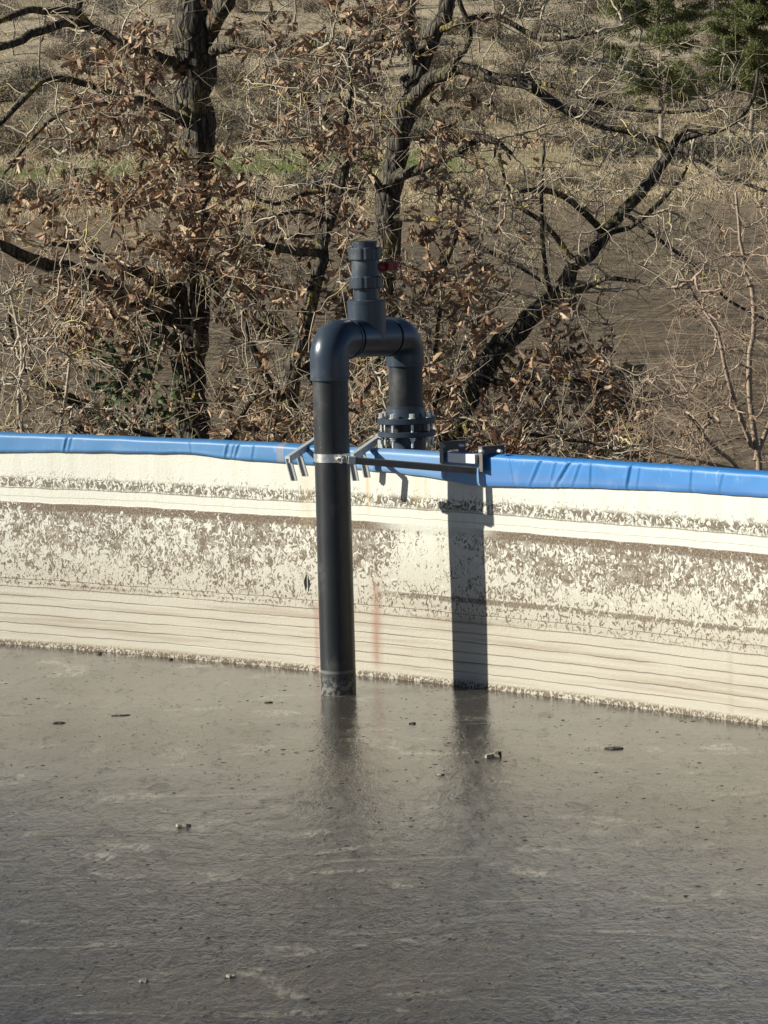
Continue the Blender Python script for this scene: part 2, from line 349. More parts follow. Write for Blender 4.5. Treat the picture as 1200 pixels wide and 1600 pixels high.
def build_ground():
    ys = np.concatenate([np.linspace(-800, -30, 14), np.linspace(-20, 95, 60), np.linspace(97, 258, 120), np.linspace(258.8, 575, 460), np.linspace(579, 3000, 130)])
    half = lambda y: 1.0
    nx = 220; V = []; s = np.linspace(-1, 1, nx); sx = np.sign(s) * np.abs(s) ** 1.6
    for y in ys:
        w = 60 + max(y, 0) * 1.4 + (340 if y < 0 else 340 * 0)
        w = 90 + y * .9 if y >= 0 else 90 + (-y)
        X = sx * w; V.append(np.stack([X, np.full(nx, y), terr(X, np.full(nx, y))], 1))
    V = np.concatenate(V); n = len(ys)
    F = [(j * nx + i, j * nx + i + 1, (j + 1) * nx + i + 1, (j + 1) * nx + i) for j in range(n - 1) for i in range(nx - 1)]
    t = NT('terrain_soil'); p = t.mapv(t.pos(), (1 / 2.2, 1 / 2.2, 1 / 2.2)); X, Y, Z = t.sep(p)[0], t.sep(p)[1], t.sep(p)[2]
    big = t.noise(p, .035, 5, .6); med = t.noise(t.mapv(p, (1, 1.6, 1)), .35, 6, .65, .5); clod = t.noise(t.mapv(p, (1, 1.7, 1)), 2.1, 6, .7, .3)
    row = t.noise(t.mapv(p, (.16, 1.5, 1), rot=(0, 0, .05)), 1.1, 5, .65, .6)
    soil = t.mix(t.ss(med, .3, .7), (.135, .104, .072), (.26, .205, .14)); soil = t.mix(t.ss(row, .50, .66, 0, .75), soil, (.24, .19, .138)); soil = t.mix(t.ss(clod, .48, .62, 0, .7), soil, (.05, .038, .027))
    soil = t.mix(t.mul(t.ss(t.addm(Y, t.mul(big, 40)), 108, 128), .55), soil, (.27, .21, .14))
    dry = t.mix(t.ss(med, .3, .7), (.30, .24, .15), (.50, .41, .26)); dry = t.mix(t.ss(clod, .55, .75, 0, .6), dry, (.10, .085, .05))
    green = t.mix(med, (.10, .15, .035), (.19, .24, .07))
    yb = t.addm(Y, t.mul(t.sub(big, .5), 26))
    gm = t.mul(t.ss(yb, 137, 140), t.ss(yb, 158, 163, 1, 0)); gm = t.mul(gm, t.ss(X, 2, 6, .95, .10)); gm = t.mul(gm, t.ss(med, .3, .5))
    g2 = t.mul(t.mul(t.ss(yb, 196, 198), t.ss(yb, 204, 208, 1, 0)), t.ss(X, 0, 5, .8, 0))
    col = t.mix(t.ss(t.addm(Y, t.mul(t.sub(med, .5), 8)), 113, 117), soil, dry); col = t.mix(t.mx(gm, g2), col, green)
    nz = t.sep(t.new('ShaderNodeNewGeometry').outputs['Normal'])[2]
    hill = t.mix(t.ss(med, .35, .65), (.26, .21, .14), (.44, .36, .24)); hill = t.mix(t.ss(clod, .45, .58, 0, .8), hill, (.06, .055, .035))
    col = t.mix(t.mul(t.ss(yb, 172, 184), .8), col, hill)
    col = t.mix(t.mul(t.ss(nz, .93, .985, .85, 0), t.ss(Y, 160, 175)), col, (.44, .37, .27))
    m = t.set(base=col, rough=.95, spec=.1, normal=t.bump(t.addm(t.mul(row, 1.2), t.addm(clod, med)), 1.0, .6))
    o = mesh_obj('ground', V, F, m, smooth=True); tag(o, kind='structure')
build_ground()
# ------------------------------------------------------------------ tank
def ring_mesh(name, prof_fn, us, mat, parent):
    """prof_fn(u) -> list of (offset, z, v)"""
    V = []; UV = []; k = None
    for u in us:
        P = prof_fn(u); k = len(P)
        for off, z, vv in P: V.append(wall_pt(u, z, off)); UV.append((u, vv))
    n = len(us); F = [(i * k + j, ((i + 1) % n) * k + j, ((i + 1) % n) * k + j + 1, i * k + j + 1) for i in range(n) for j in range(k - 1)]
    return mesh_obj(name, V, F, mat, parent, True, UV)
CIRC = 2 * math.pi * TR
us = list(np.arange(-2.6, 2.4, .005)) + list(np.linspace(2.4, CIRC - 2.6, 900)[:-1])
tank = empty('slurry_tank', (TC.x, TC.y, -1.1))
tag(tank, 'large round slurry tank with cream liner caked in dried brown crust', 'tank')
def nz1(u, f, s=0): return mnoise.noise(Vector((u * f, s, 0)))
def liner_prof(u):
    zs = list(np.linspace(-.35, 1.045, 48)); out = []
    for z in zs:
        w = .010 * nz1(u, .7, z * .8) + .004 * nz1(u, 2.1, z * 2 + 5)
        # horizontal hoops of the panels behind press through the liner
        w += -.0016 * math.exp(-((z - .795) / .006) ** 2)
        out.append((w, z, z))
    return out
ring_mesh('liner', liner_prof, us, liner_m, tank)
ring_mesh('tank_wall', lambda u: [(.07, -1.3, 0), (.07, 1.03, 1), (.03, 1.04, 1), (.03, -.4, 1)], us[::6], m_tankwall(), tank)
BL = [(-500, 706), (0, 706), (150, 706), (300, 708), (350, 715), (440, 722), (520, 728), (600, 736), (680, 746), (740, 757), (766, 759), (870, 761), (1000, 764), (1100, 770), (1200, 776), (1700, 815)]
BLU = [wall_u(x, y) for x, y in BL if -1 < x < 1201]; BLZ = [wall_at(x, y).z for x, y in BL if -1 < x < 1201]
CRE = [(105, .8, .3), (112, .5, .3), (300, .3, -.2), (356, .7, .3), (366, .5, .3), (372, .8, .4), (398, .4, .2), (503, .5, .5), (520, .3, -.3), (590, .4, .2), (700, .5, .1), (800, .4, -.2), (842, .7, .6), (868, .4, .4), (885, 1.1, .8), (905, .5, .5), (925, .5, .1), (985, 1.0, .25), (1000, .4, .2), (1082, .5, .1), (1130, .3, .3)]
CRE = [(wall_u(a, 730), b, c) for a, b, c in CRE]
def blue_prof(u):
    zb = float(np.interp(u, BLU, BLZ)) + .004 * nz1(u, 3) + .003 * nz1(u, 9)
    top = 1.075 + .003 * nz1(u, 1.3, 9) + .002 * nz1(u, 5, 3)
    if wall_u(545) < u < wall_u(700): top -= .004
    out = []
    def disp(z):
        d = .005 * nz1(u, 2.3, z * 3 + 2) + .0025 * nz1(u, 8, z * 8)
        for cu, a, sl in CRE:
            x = u - cu + (z - 1.03) * -sl
            if abs(x) < .08: d += a * (.006 * math.exp(-(x / .007) ** 2) - .004 * math.exp(-((x - .016) / .010) ** 2)) 
        return d
    for k in range(11):
        z = zb + (top - .018 - zb) * k / 10; out.append((-.014 - (.004 if k else 0) - disp(z) * min(1, .3 + k / 5), z, z))
    for k in range(1, 10):
        a = math.pi * k / 9 * .95; r = .05
        out.append((-.018 + r * (1 - math.cos(a)) - disp(top) * (1 - k / 9), top - .018 + .018 * math.sin(a), top + .01 * k))
    out.append((.085, .95, 1.2)); return out
ring_mesh('rim_cover', blue_prof, us, blue_m, tank)
# slurry
def build_sludge():
    n = 256; V = [TC + Vector((0, 0, 0))]; F = []
    rs = [4, 8, 12, 14, 16, 17, 18, 19, TR + .02]
    for r in rs:
        for i in range(n): a = 2 * math.pi * i / n; V.append(TC + Vector((r * math.cos(a), r * math.sin(a), 0)))
    F = [(0, 1 + i, 1 + (i + 1) % n) for i in range(n)]
    for k in range(len(rs) - 1):
        for i in range(n): j = (i + 1) % n; F.append((1 + k * n + i, 1 + (k + 1) * n + i, 1 + (k + 1) * n + j, 1 + k * n + j))
    tag(mesh_obj('slurry_surface', V, F, sludge_m, smooth=True), kind='structure')
build_sludge()
# ------------------------------------------------------------------ pipe assembly
P1 = Vector((-.227, 15.942, 0)); P2 = Vector((.116, 16.492, 0)); ZL, ZR = 1.606, 1.580
pa = empty('suction_pipe', P1)
tag(pa, 'black plastic pipe rising from slurry and arching over the tank rim with grey elbows', 'pipe')
L = P1 + Vector((0, 0, ZL)); Rr = P2 + Vector((0, 0, ZR)); ax = (Rr - L).normalized(); mid = L.lerp(Rr, .50)
PR = .08; FR = .0885
mb = MB(); lathe_sharp(mb, P1, (0, 0, 1), [(PR - .006, -.6), (PR, -.6), (PR, 1.50)], 64); mb.build('pipe', pipe_m, pa)
def elbow(c, a, b, R=.085, ext=.10, extb=.06):
    """sweep from c + a*.. to c + b*.. with a socket lip at each end"""
    a = Vector(a).normalized(); b = Vector(b).normalized(); o = c + (a + b) * R; pts = []
    pts.append(c + a * (R + ext))
    for k in range(0, 15):
        t = k / 14 * math.pi / 2; pts.append(o - b * R * math.cos(t) - a * R * math.sin(t))
    pts.append(c + b * (R + extb)); m = MB(); m.tube(pts, FR, 56)
    return m
def lip(m, c, a, r=FR + .0025, w=.012):
    lathe_sharp(m, c - Vector(a).normalized() * w, a, [(r - .004, 0), (r, .002), (r, w), (PR - .004, w)], 56); return m
m = elbow(L, (0, 0, -1), ax, .085, .095, .07); lip(m, L + Vector((0, 0, -.18)), (0, 0, -1)); lip(m, L + ax * .155, ax, FR + .004); m.build('elbow', fit_m, pa)
m = elbow(Rr, (0, 0, -1), -ax, .085, .05, .065); lip(m, Rr + Vector((0, 0, -.135)), (0, 0, -1)); lip(m, Rr - ax * .150, -ax, FR + .002, .006); m.build('elbow', fit_m, pa)
m = MB(); m.tube([mid - ax * .145, mid + ax * .165], FR - .002, 56); m.lathe(mid, (0, 0, 1), [(FR - .001, 0), (FR - .001, .17)], 56)
TT = mid.z + .172
lathe_sharp(m, mid + Vector((0, 0, .16)), (0, 0, 1), [(FR + .001, 0), (FR + .001, .012), (FR - .003, .015), (.052, .015), (.052, -.01)], 56)
m.build('tee', fit_m, pa)
m = MB(); m.tube([L + ax * .10, Rr - ax * .10], PR, 48); m.build('pipe', pipe_m, pa)
# ball valve on the tee
VB = Vector((mid.x, mid.y, mid.z + .174))
valve = MB(); rib = lambda n, amp, per: (lambda i, k: 1 + (amp if (i % per) < per - 2 else -amp * .6))
lathe_sharp(valve, VB, (0, 0, 1), [(.055, 0), (.055, .055)], 64, rib(64, .026, 16))
lathe_sharp(valve, VB, (0, 0, 1), [(.064, .108), (.064, .185)], 64)
lathe_sharp(valve, VB, (0, 0, 1), [(.052, .24), (.054, .262), (.054, .268)], 64, rib(64, .026, 16))
lathe_sharp(valve, VB, (0, 0, 1), [(.054, .268), (.043, .268), (.042, .20), (0.001, .20)], 64)
vo = valve.build('ball_valve', fit_m, pa)
for z in (.052, .182):
    q = MB(); lathe_sharp(q, VB + Vector((0, 0, z)), (0, 0, 1), [(.05, 0), (.071, .001), (.074, .005), (.074, .052), (.071, .057), (.05, .058)], 80, rib(80, .030, 10)); q.build('union_nut', fit_m, vo)
hd = Vector((.93, .36, 0)).normalized(); hs = hd.cross(Vector((0, 0, 1)))
q = MB(); q.tube([VB + Vector((0, 0, .147)) + hd * .05, VB + Vector((0, 0, .147)) + hd * .10], .022, 20)
q.box(VB + Vector((0, 0, .15)) + hd * .125, hd * .034, hs * .010, Vector((0, 0, .019)), .006)
q.box(VB + Vector((0, 0, .15)) + hd * .105, hd * .012, hs * .045, Vector((0, 0, .014)), .004); q.build('handle', red_m, vo)
# right pipe, flange
zt = ZR - .12; zf = at(633, 650, P2.y).z; zf2 = at(633, 676, P2.y).z
mb = MB(); lathe_sharp(mb, P2, (0, 0, 1), [(PR, zf - .02), (PR, zt)], 64); mb.build('pipe', pipe_m, pa)
FLR = .136
def flange(z, h, up):
    q = MB(); lathe_sharp(q, P2 + Vector((0, 0, z)), (0, 0, 1), [(PR, h / 2), (FLR - .003, h / 2), (FLR, h / 2 - .003), (FLR, -h / 2 + .003), (FLR - .003, -h / 2), (PR, -h / 2)], 72)
    if up: lathe_sharp(q, P2 + Vector((0, 0, z)), (0, 0, 1), [(FR + .004, h / 2), (FR, .055), (FR, .068), (PR - .002, .068)], 56)
    else: lathe_sharp(q, P2 + Vector((0, 0, z)), (0, 0, 1), [(PR - .002, -.085), (FR, -.085), (FR, -h / 2)], 56)
    q.build('flange', fit_m, pa)
flange(zf - .018, .028, True); flange(zf2 - .002, .025, False)
q = MB(); lathe_sharp(q, P2, (0, 0, 1), [(.10, zf2 + .011), (.10, zf - .033)], 48); q.build('gasket', pipe_m, pa)
for k in range(8):
    a = math.radians(12 + 45 * k); c = P2 + Vector((math.cos(a), math.sin(a), 0)) * .119
    q = MB(); q.tube([c + Vector((0, 0, zf2 - .062)), c + Vector((0, 0, zf + .002))], .0065, 12)
    for z, h in ((zf + .004, .018), (zf2 - .026, .016)): q.lathe(c + Vector((0, 0, z - .004)), (0, 0, 1), [(.0125, 0), (.0125, h)], 6, True)
    q.lathe(c + Vector((0, 0, zf - .004)), (0, 0, 1), [(.017, 0), (.017, .003)], 20, True); q.lathe(c + Vector((0, 0, zf2 - .018)), (0, 0, 1), [(.017, 0), (.017, .003)], 20, True)
    for f in range(len(q.sm)): q.sm[f] = False
    q.build('bolt', bolt_m, pa)
q = MB(); q.tube([P2 + Vector((0, 0, zf2 - .08)), P2 + Vector((0, 0, .2)), P2 + Vector((0, 0, -1.0)), P2 + Vector((.05, .12, -1.25))], PR - .001, 40); q.build('pipe', pipe_m, pa)
# ------------------------------------------------------------------ clamp, arm, saddle
br = empty('pipe_bracket', (P1.x, P1.y, 1.03)); tag(br, 'steel clamp and square arm holding the black pipe to the tank rim', 'bracket')
CZ = at(517, 718, P1.y - .08).z + .004
q = MB(); lathe_sharp(q, P1 + Vector((0, 0, CZ - .019)), (0, 0, 1), [(PR, 0), (PR + .0035, 0), (PR + .0035, .038), (PR, .038)], 64)
e1 = Vector((math.cos(math.radians(-62)), math.sin(math.radians(-62)), 0)); et = Vector((-e1.y, e1.x, 0))
for sg in (-1, 1):
    q.box(P1 + Vector((0, 0, CZ)) + e1 * (PR + .020) * 1 + et * (.012 * sg - .002), e1 * .020, et * .003, Vector((0, 0, .019)))
    q.box(P1 + Vector((0, 0, CZ)) - e1 * (PR + .020) * 1 + et * (.012 * sg), e1 * .020, et * .003, Vector((0, 0, .019)))
cl = q.build('clamp', steel, br)
for sg in (-1, 1):
    b = MB(); c = P1 + Vector((0, 0, CZ)) + e1 * (PR + .024) * sg; b.tube([c - et * .034, c + et * .034], .005, 12); b.lathe(c - et * .030, et, [(.010, 0), (.010, .010)], 6, True); b.lathe(c + et * .018, et, [(.010, 0), (.010, .010)], 6, True)
    b.build('clamp_bolt', bolt_m, cl)
A0 = P1 + Vector((0, 0, CZ)) + e1 * (PR + .012) + et * .030
A0 = at(554, 719.5, P1.y - .10); A1 = at(744, 735.5, wall_at(744, 735).y - .05); ad = (A1 - A0).normalized(); au = Vector((0, 0, 1)); au = (au - ad * au.dot(ad)).normalized(); an = ad.cross(au)
q = MB(); q.box((A0 + A1) / 2, an * .0155, au * .0155, ad * (A1 - A0).length / 2, .003); q.build('arm', dull, br)
q = MB(); q.box(A0 - ad * .014 - an * 0, an * .016, au * .018, ad * .016, .002); q.build('arm_end_plate', galv, br)
def uframe(px, py, Y, w, hl, hr, name, m):
    """mitred inverted U of angle section whose near leg stands inside the tank"""
    dx = Vector((.88, .475, 0)); nn = Vector((.475, -.88, 0)); o = at(px, py, Y); z = Vector((0, 0, 1)); t = .040; q = MB()
    V = [o, o + dx * w, o + dx * w - z * hr, o + dx * (w - t) - z * hr, o + dx * (w - t) - z * t, o + dx * t - z * t, o + dx * t - z * hl, o - z * hl]
    th = nn * -.004
    F = [(0, 1, 4, 5), (1, 2, 3, 4), (0, 5, 6, 7)]
    n = 8; VV = V + [v + th for v in V]
    FF = F + [tuple(i + n for i in reversed(f)) for f in F] + [(i, (i + 1) % n, n + (i + 1) % n, n + i) for i in range(n)]
    q.add(VV, FF)
    # outer web of the angle section, running away from the viewer... toward the camera side
    V2 = [o, o + dx * w, o + dx * w - z * hr, o - z * hl]; d = nn * .030; e = .003
    q.add([o + d, o + dx * w + d, o + dx * w + z * -e + d, o - z * e + dx * 0 + d, o, o + dx * w, o + dx * w - z * e, o - z * e], [(0, 1, 2, 3), (7, 6, 5, 4), (0, 4, 5, 1), (1, 5, 6, 2), (2, 6, 7, 3), (3, 7, 4, 0)])
    q.add([o + d, o + d + dx * e, o + d + dx * e - z * hl, o + d - z * hl, o, o + dx * e, o + dx * e - z * hl, o - z * hl], [(0, 3, 2, 1), (4, 5, 6, 7), (0, 1, 5, 4), (1, 2, 6, 5), (2, 3, 7, 6), (3, 0, 4, 7)])
    q.build(name, m, br)
uframe(687, 690, wall_at(687, 715).y - .05, .135, .10, .09, 'saddle_frame', dull)
uframe(748, 697, wall_at(748, 715).y - .05, .135, .115, .10, 'saddle_frame', dull)
q = MB(); a = at(704, 714, wall_at(704, 714).y - .05); b = at(746, 717, wall_at(746, 717).y - .045); d = (b - a).normalized(); q.box((a + b) / 2, d.cross(Vector((0, 0, 1))) * .02, Vector((0, 0, .021)), d * (b - a).length / 2, .002); q.build('saddle_block', white_pl, br)
for px, py in ((692, 697), (722, 696), (753, 705), (782, 705)):
    c = at(px, py, wall_at(px, 715).y - .06 + (px % 50 > 20) * .03); nn = Vector((.475, -.88, 0)); q = MB(); q.lathe(c, nn, [(.0085, -.02), (.0085, .008)], 6, True); q.build('saddle_bolt', bolt_m, br)
# ------------------------------------------------------------------ rim hooks
def rim_hook(pA, pB, YA, legs, label, hz):
    a = at(*pA, YA); b = at(*pB, YA - .24); e = empty('rim_hook', a)
    tag(e, label, 'hook'); d = (a - b).normalized(); s = d.cross(Vector((0, 0, 1))).normalized()
    q = MB(); q.box((a + b) / 2, s * .0125, Vector((0, 0, .006)), d * (a - b).length / 2, .002); q.box((a + b) / 2 + s * .010 - Vector((0, 0, .015)), s * .003, Vector((0, 0, .010)), d * (a - b).length / 2); q.build('hook_bar', galv, e)
    for f, px, py, l in legs:
        c = b.lerp(a, f); tip = at(px, py, c.y + .01); dd = (tip - c); q = MB(); ww = s.cross(dd).normalized()
        q.box(c + dd / 2 - Vector((0, 0, .006)), s * .016, ww * .004, dd / 2, .001); q.box(c + dd / 2 - Vector((0, 0, .006)) - s * .011, s * .0025, ww * .012, dd / 2 * .97); q.build('hook_prong', galv, e)
    q = MB(); c = a + d * .05; q.box(a + d * .03, s * .0125, Vector((0, 0, .006)), d * .03); q.box(a + d * .06 - Vector((0, 0, .09)), s * .0125, d * .004, Vector((0, 0, .09))); q.build('outer_leg', galv, e)
rim_hook((489, 688), (449, 715), wall_at(489, 700).y + .09, [(.04, 460, 749, 0), (.42, 477, 742, 0)], 'pale steel hook hung over the rim to the left of the black pipe', 0)
rim_hook((586, 686), (549, 712), wall_at(586, 700).y + .09, [(.0, 556, 749, 0), (.42, 574, 744, 0)], 'pale steel hook hung over the rim between the black pipe and the flange', 0)
# ------------------------------------------------------------------ floating bits
def chunk(px, py, w, h, t, m, name, label, seed, cat='debris', rz=0, lump=.35):
    o = atz(px, py, 0); rr = random.Random(seed); n = 11; V = []; F = []
    rad = [1 + lump * (rr.random() - .5) * 2 for _ in range(n)]
    for k, (s, z) in enumerate(((.85, -.004), (1, t * .3), (.9, t * .8), (.5, t))):
        for i in range(n): 
            a = 2 * math.pi * i / n; x = math.cos(a) * w * s * rad[i]; y = math.sin(a) * h * s * rad[i]
            V.append(o + Vector((x * math.cos(rz) - y * math.sin(rz), x * math.sin(rz) + y * math.cos(rz), z + (rr.random() - .5) * t * .4 * (k > 0))))
    for k in range(3):
        for i in range(n): j = (i + 1) % n; F.append((k * n + i, k * n + j, (k + 1) * n + j, (k + 1) * n + i))
    F.append(tuple(3 * n + i for i in range(n)))
    return tag(mesh_obj(name, V, F, m), label, cat)
def m_flat(name, c, c2, r=.7):
    t = NT(name); n = t.noise(t.pos(), 90, 3); return t.set(base=t.mix(t.ss(n, .35, .65), c, c2), rough=r)
crust_d = m_flat('dark_crust', (.03, .024, .018), (.07, .055, .04)); crust_p = m_flat('pale_crust', (.35, .33, .27), (.16, .14, .11)); blk = m_flat('black_leaf', (.01, .01, .008), (.03, .025, .02))
chunk(769, 1184, .030, .022, .016, crust_p, 'crust_lump', 'palest and largest floating lump of crust right of the pipe reflection', 1)
chunk(779, 1183, .010, .012, .022, crust_d, 'crust_lump', 'small dark lump touching the largest pale floating lump', 2)
chunk(745, 1191, .009, .007, .010, crust_p, 'crust_lump', 'small pale lump just left of the largest floating lump', 3)
chunk(690, 1211, .014, .008, .007, crust_p, 'crust_lump', 'flat pale lump left of and nearer than the largest floating lump', 4)
chunk(960, 1170, .034, .018, .007, crust_d, 'crust_patch', 'dark flat crust patch floating on the right half of the slurry', 5)
chunk(286, 1292, .026, .012, .012, crust_p, 'dead_leaf', 'pale curled leaf floating on the left part of the slurry', 6, 'leaf')
chunk(92, 1130, .034, .016, .006, crust_d, 'crust_patch', 'dark flat crust patch floating near the left edge below the liner', 7)
chunk(190, 1118, .036, .012, .004, crust_d, 'crust_patch', 'long thin dark crust patch floating at upper left', 8)
chunk(645, 1131, .014, .008, .007, crust_d, 'crust_lump', 'dark lump floating below the gap between pipe and shadow', 9)
chunk(420, 1098, .018, .007, .005, crust_d, 'crust_lump', 'thin dark lump floating left of the pipe foot', 10)
chunk(155, 1022, .014, .012, .010, crust_d, 'crust_lump', 'dark lump floating against the foot of the liner on the left', 11)
chunk(267, 1031, .012, .010, .008, crust_d, 'crust_lump', 'dark lump at the liner foot midway between left edge and pipe', 12)
chunk(360, 1527, .018, .010, .008, crust_p, 'crust_lump', 'pale lump floating near the bottom of the slurry left of centre', 13)
chunk(225, 1534, .014, .010, .008, crust_p, 'crust_lump', 'small pale lump near a bluish puddle at the lower left', 14)
def black_leaf():
    c = wall_at(481, 910); inn = (TC - c); inn.z = 0; inn.normalize(); s = inn.cross(Vector((0, 0, 1)))
    pts = [(0, .036), (.006, .022), (.009, 0), (.007, -.018), (.004, -.040), (-.003, -.020), (-.007, 0), (-.003, .020)]
    V = [c + s * x + Vector((0, 0, z)) + inn * (.010 + .010 * abs(x) / .01) for x, z in pts] + [c + inn * .014]
    V += [v - inn * .004 for v in V]; F = [(i, (i + 1) % 8, 8) for i in range(8)] + [(9 + (i + 1) % 8, 9 + i, 17) for i in range(8)] + [(i, 9 + i, 9 + (i + 1) % 8, (i + 1) % 8) for i in range(8)]
    tag(mesh_obj('dead_leaf', V, F, blk), 'single black leaf stuck on the liner left of the pipe', 'leaf')
black_leaf()
def flecks():
    V = []; F = []; rr = random.Random(5)
    for _ in range(4500):
        px = rr.uniform(-80, 1280); py = 1010 + 620 * rr.random() ** 1.1; o = atz(px, py, 0)
        if (o - TC).length > TR - .03: continue
        s = rr.choice((.0014, .002, .002, .0025, .003, .0045)) * rr.uniform(.7, 1.3); n = 6; b = len(V); a0 = rr.gauss(0, .35); el = rr.uniform(1.2, 3.2); h = s * rr.uniform(.15, .6)
        for k in range(n):
            a = 2 * math.pi * k / n; x = math.cos(a) * s * el * rr.uniform(.6, 1.2); y = math.sin(a) * s * rr.uniform(.5, 1.2)
            V.append(o + Vector((x * math.cos(a0) - y * math.sin(a0), x * math.sin(a0) + y * math.cos(a0), .0004)))
        V.append(o + Vector((0, 0, h))); F += [(b + k, b + (k + 1) % n, b + n) for k in range(n)]
    t = NT('fleck'); r = t.new('ShaderNodeNewGeometry').outputs['Random Per Island']
    tag(mesh_obj('floating_flecks', V, F, t.set(base=t.mix(t.ss(r, .62, .66), (.028, .022, .017), (.20, .175, .135)), rough=.6)), 'fine dark and pale flecks scattered over the slurry', 'flecks', kind='stuff')
flecks()
# ------------------------------------------------------------------ trees
def tubes(polys, sides, name, mat, parent, jit=0):
    """polys: list of (pts Nx3, radii N); vectorised per length"""
    Vs = []; Fs = []; base = 0
    by = {}
    for p, r in polys: by.setdefault(len(p), []).append((p, r))
    for n, L_ in by.items():
        P = np.array([a for a, _ in L_]); Rd = np.array([b for _, b in L_]); m = len(L_)
        T = np.empty_like(P); T[:, 1:-1] = P[:, 2:] - P[:, :-2]; T[:, 0] = P[:, 1] - P[:, 0]; T[:, -1] = P[:, -1] - P[:, -2]
        T /= np.linalg.norm(T, axis=2, keepdims=True) + 1e-9
        d = (P[:, -1] - P[:, 0]); ref = np.where(np.abs(d[:, 2:3]) > .75 * np.linalg.norm(d, axis=1, keepdims=True), [[1., .13, 0]], [[0.05, .1, 1.]])[:, None, :]
        U = np.cross(T, np.broadcast_to(ref, T.shape)); U /= np.linalg.norm(U, axis=2, keepdims=True) + 1e-9; Vv = np.cross(T, U)
        a = np.arange(sides) * 2 * np.pi / sides
        rad = Rd[:, :, None]
        if jit: rad = rad * (1 + jit * (rng.random((m, n, sides)) - .5))
        X = P[:, :, None, :] + rad[..., None] * (U[:, :, None, :] * np.cos(a)[None, None, :, None] + Vv[:, :, None, :] * np.sin(a)[None, None, :, None])
        Vs.append(X.reshape(-1, 3))
        k = np.arange(sides); k2 = (k + 1) % sides; i = np.arange(n - 1)[:, None] * sides
        f = np.stack([i + k, i + k2, i + sides + k2, i + sides + k], -1).reshape(-1, 4)
        f = (f[None] + (np.arange(m) * n * sides)[:, None, None] + base).reshape(-1, 4); Fs.append(f); base += m * n * sides
    V = np.concatenate(Vs); F = np.concatenate(Fs)
    me = bpy.data.meshes.new(name); me.vertices.add(len(V)); me.vertices.foreach_set('co', V.astype(np.float32).ravel())
    me.loops.add(F.size); me.loops.foreach_set('vertex_index', F.astype(np.int32).ravel()); me.polygons.add(len(F))
    me.polygons.foreach_set('loop_start', np.arange(len(F), dtype=np.int32) * 4); me.polygons.foreach_set('loop_total', np.full(len(F), 4, np.int32))
    me.polygons.foreach_set('use_smooth', np.ones(len(F), bool)); me.materials.append(mat); me.update(calc_edges=True); me.validate()
    o = bpy.data.objects.new(name, me); S.collection.objects.link(o)
    if parent is not None: o.parent = parent; o.matrix_parent_inverse = Matrix.Translation(-parent.location)
    return o
LEAF = np.array([(0, 0, 0), (.16, .18, .05), (.12, .34, .03), (.24, .52, .08), (.15, .68, .05), (.17, .84, .07), (0, 1, -.06), (-.17, .84, .07), (-.15, .68, .05), (-.24, .52, .08), (-.12, .34, .03), (-.16, .18, .05)])
def leaves(pts, dirs, size, name, mat, parent, curl=.5, shape=LEAF):
    pts = np.asarray(pts); m = len(pts); d = np.asarray(dirs) + rng.normal(0, .45, (m, 3)); d /= np.linalg.norm(d, axis=1, keepdims=True)
    s = np.cross(d, rng.normal(0, 1, (m, 3))); s /= np.linalg.norm(s, axis=1, keepdims=True); n = np.cross(s, d)
    sz = size * rng.uniform(.6, 1.25, m); cu = rng.uniform(-curl, curl, m); w = rng.uniform(.65, 1.15, m); fold = rng.uniform(-.2, 1.6, m)
    sh = shape; k = len(sh)
    X = pts[:, None] + sz[:, None, None] * (s[:, None] * (sh[None, :, 0:1] * w[:, None, None]) + d[:, None] * sh[None, :, 1:2] + n[:, None] * (np.abs(sh[None, :, 0:1]) * fold[:, None, None] + cu[:, None, None] * (sh[None, :, 1:2] ** 2)))
    V = X.reshape(-1, 3)
    # two half blades folded on the midrib
    h = k // 2; f1 = list(range(0, h + 1)); f2 = [0] + list(range(h, k))
    F = []
    for i in range(m): b = i * k; F.append([b + q for q in f1]); F.append([b + q for q in f2])
    return mesh_obj(name, V, F, mat, parent)
def leaf_dens(px, py, blobs):
    w = np.zeros_like(px)
    for x, y, rx, ry, k in blobs: w = np.maximum(w, k * np.exp(-((px - x) / rx) ** 2 - ((py - y) / ry) ** 2))
    return w
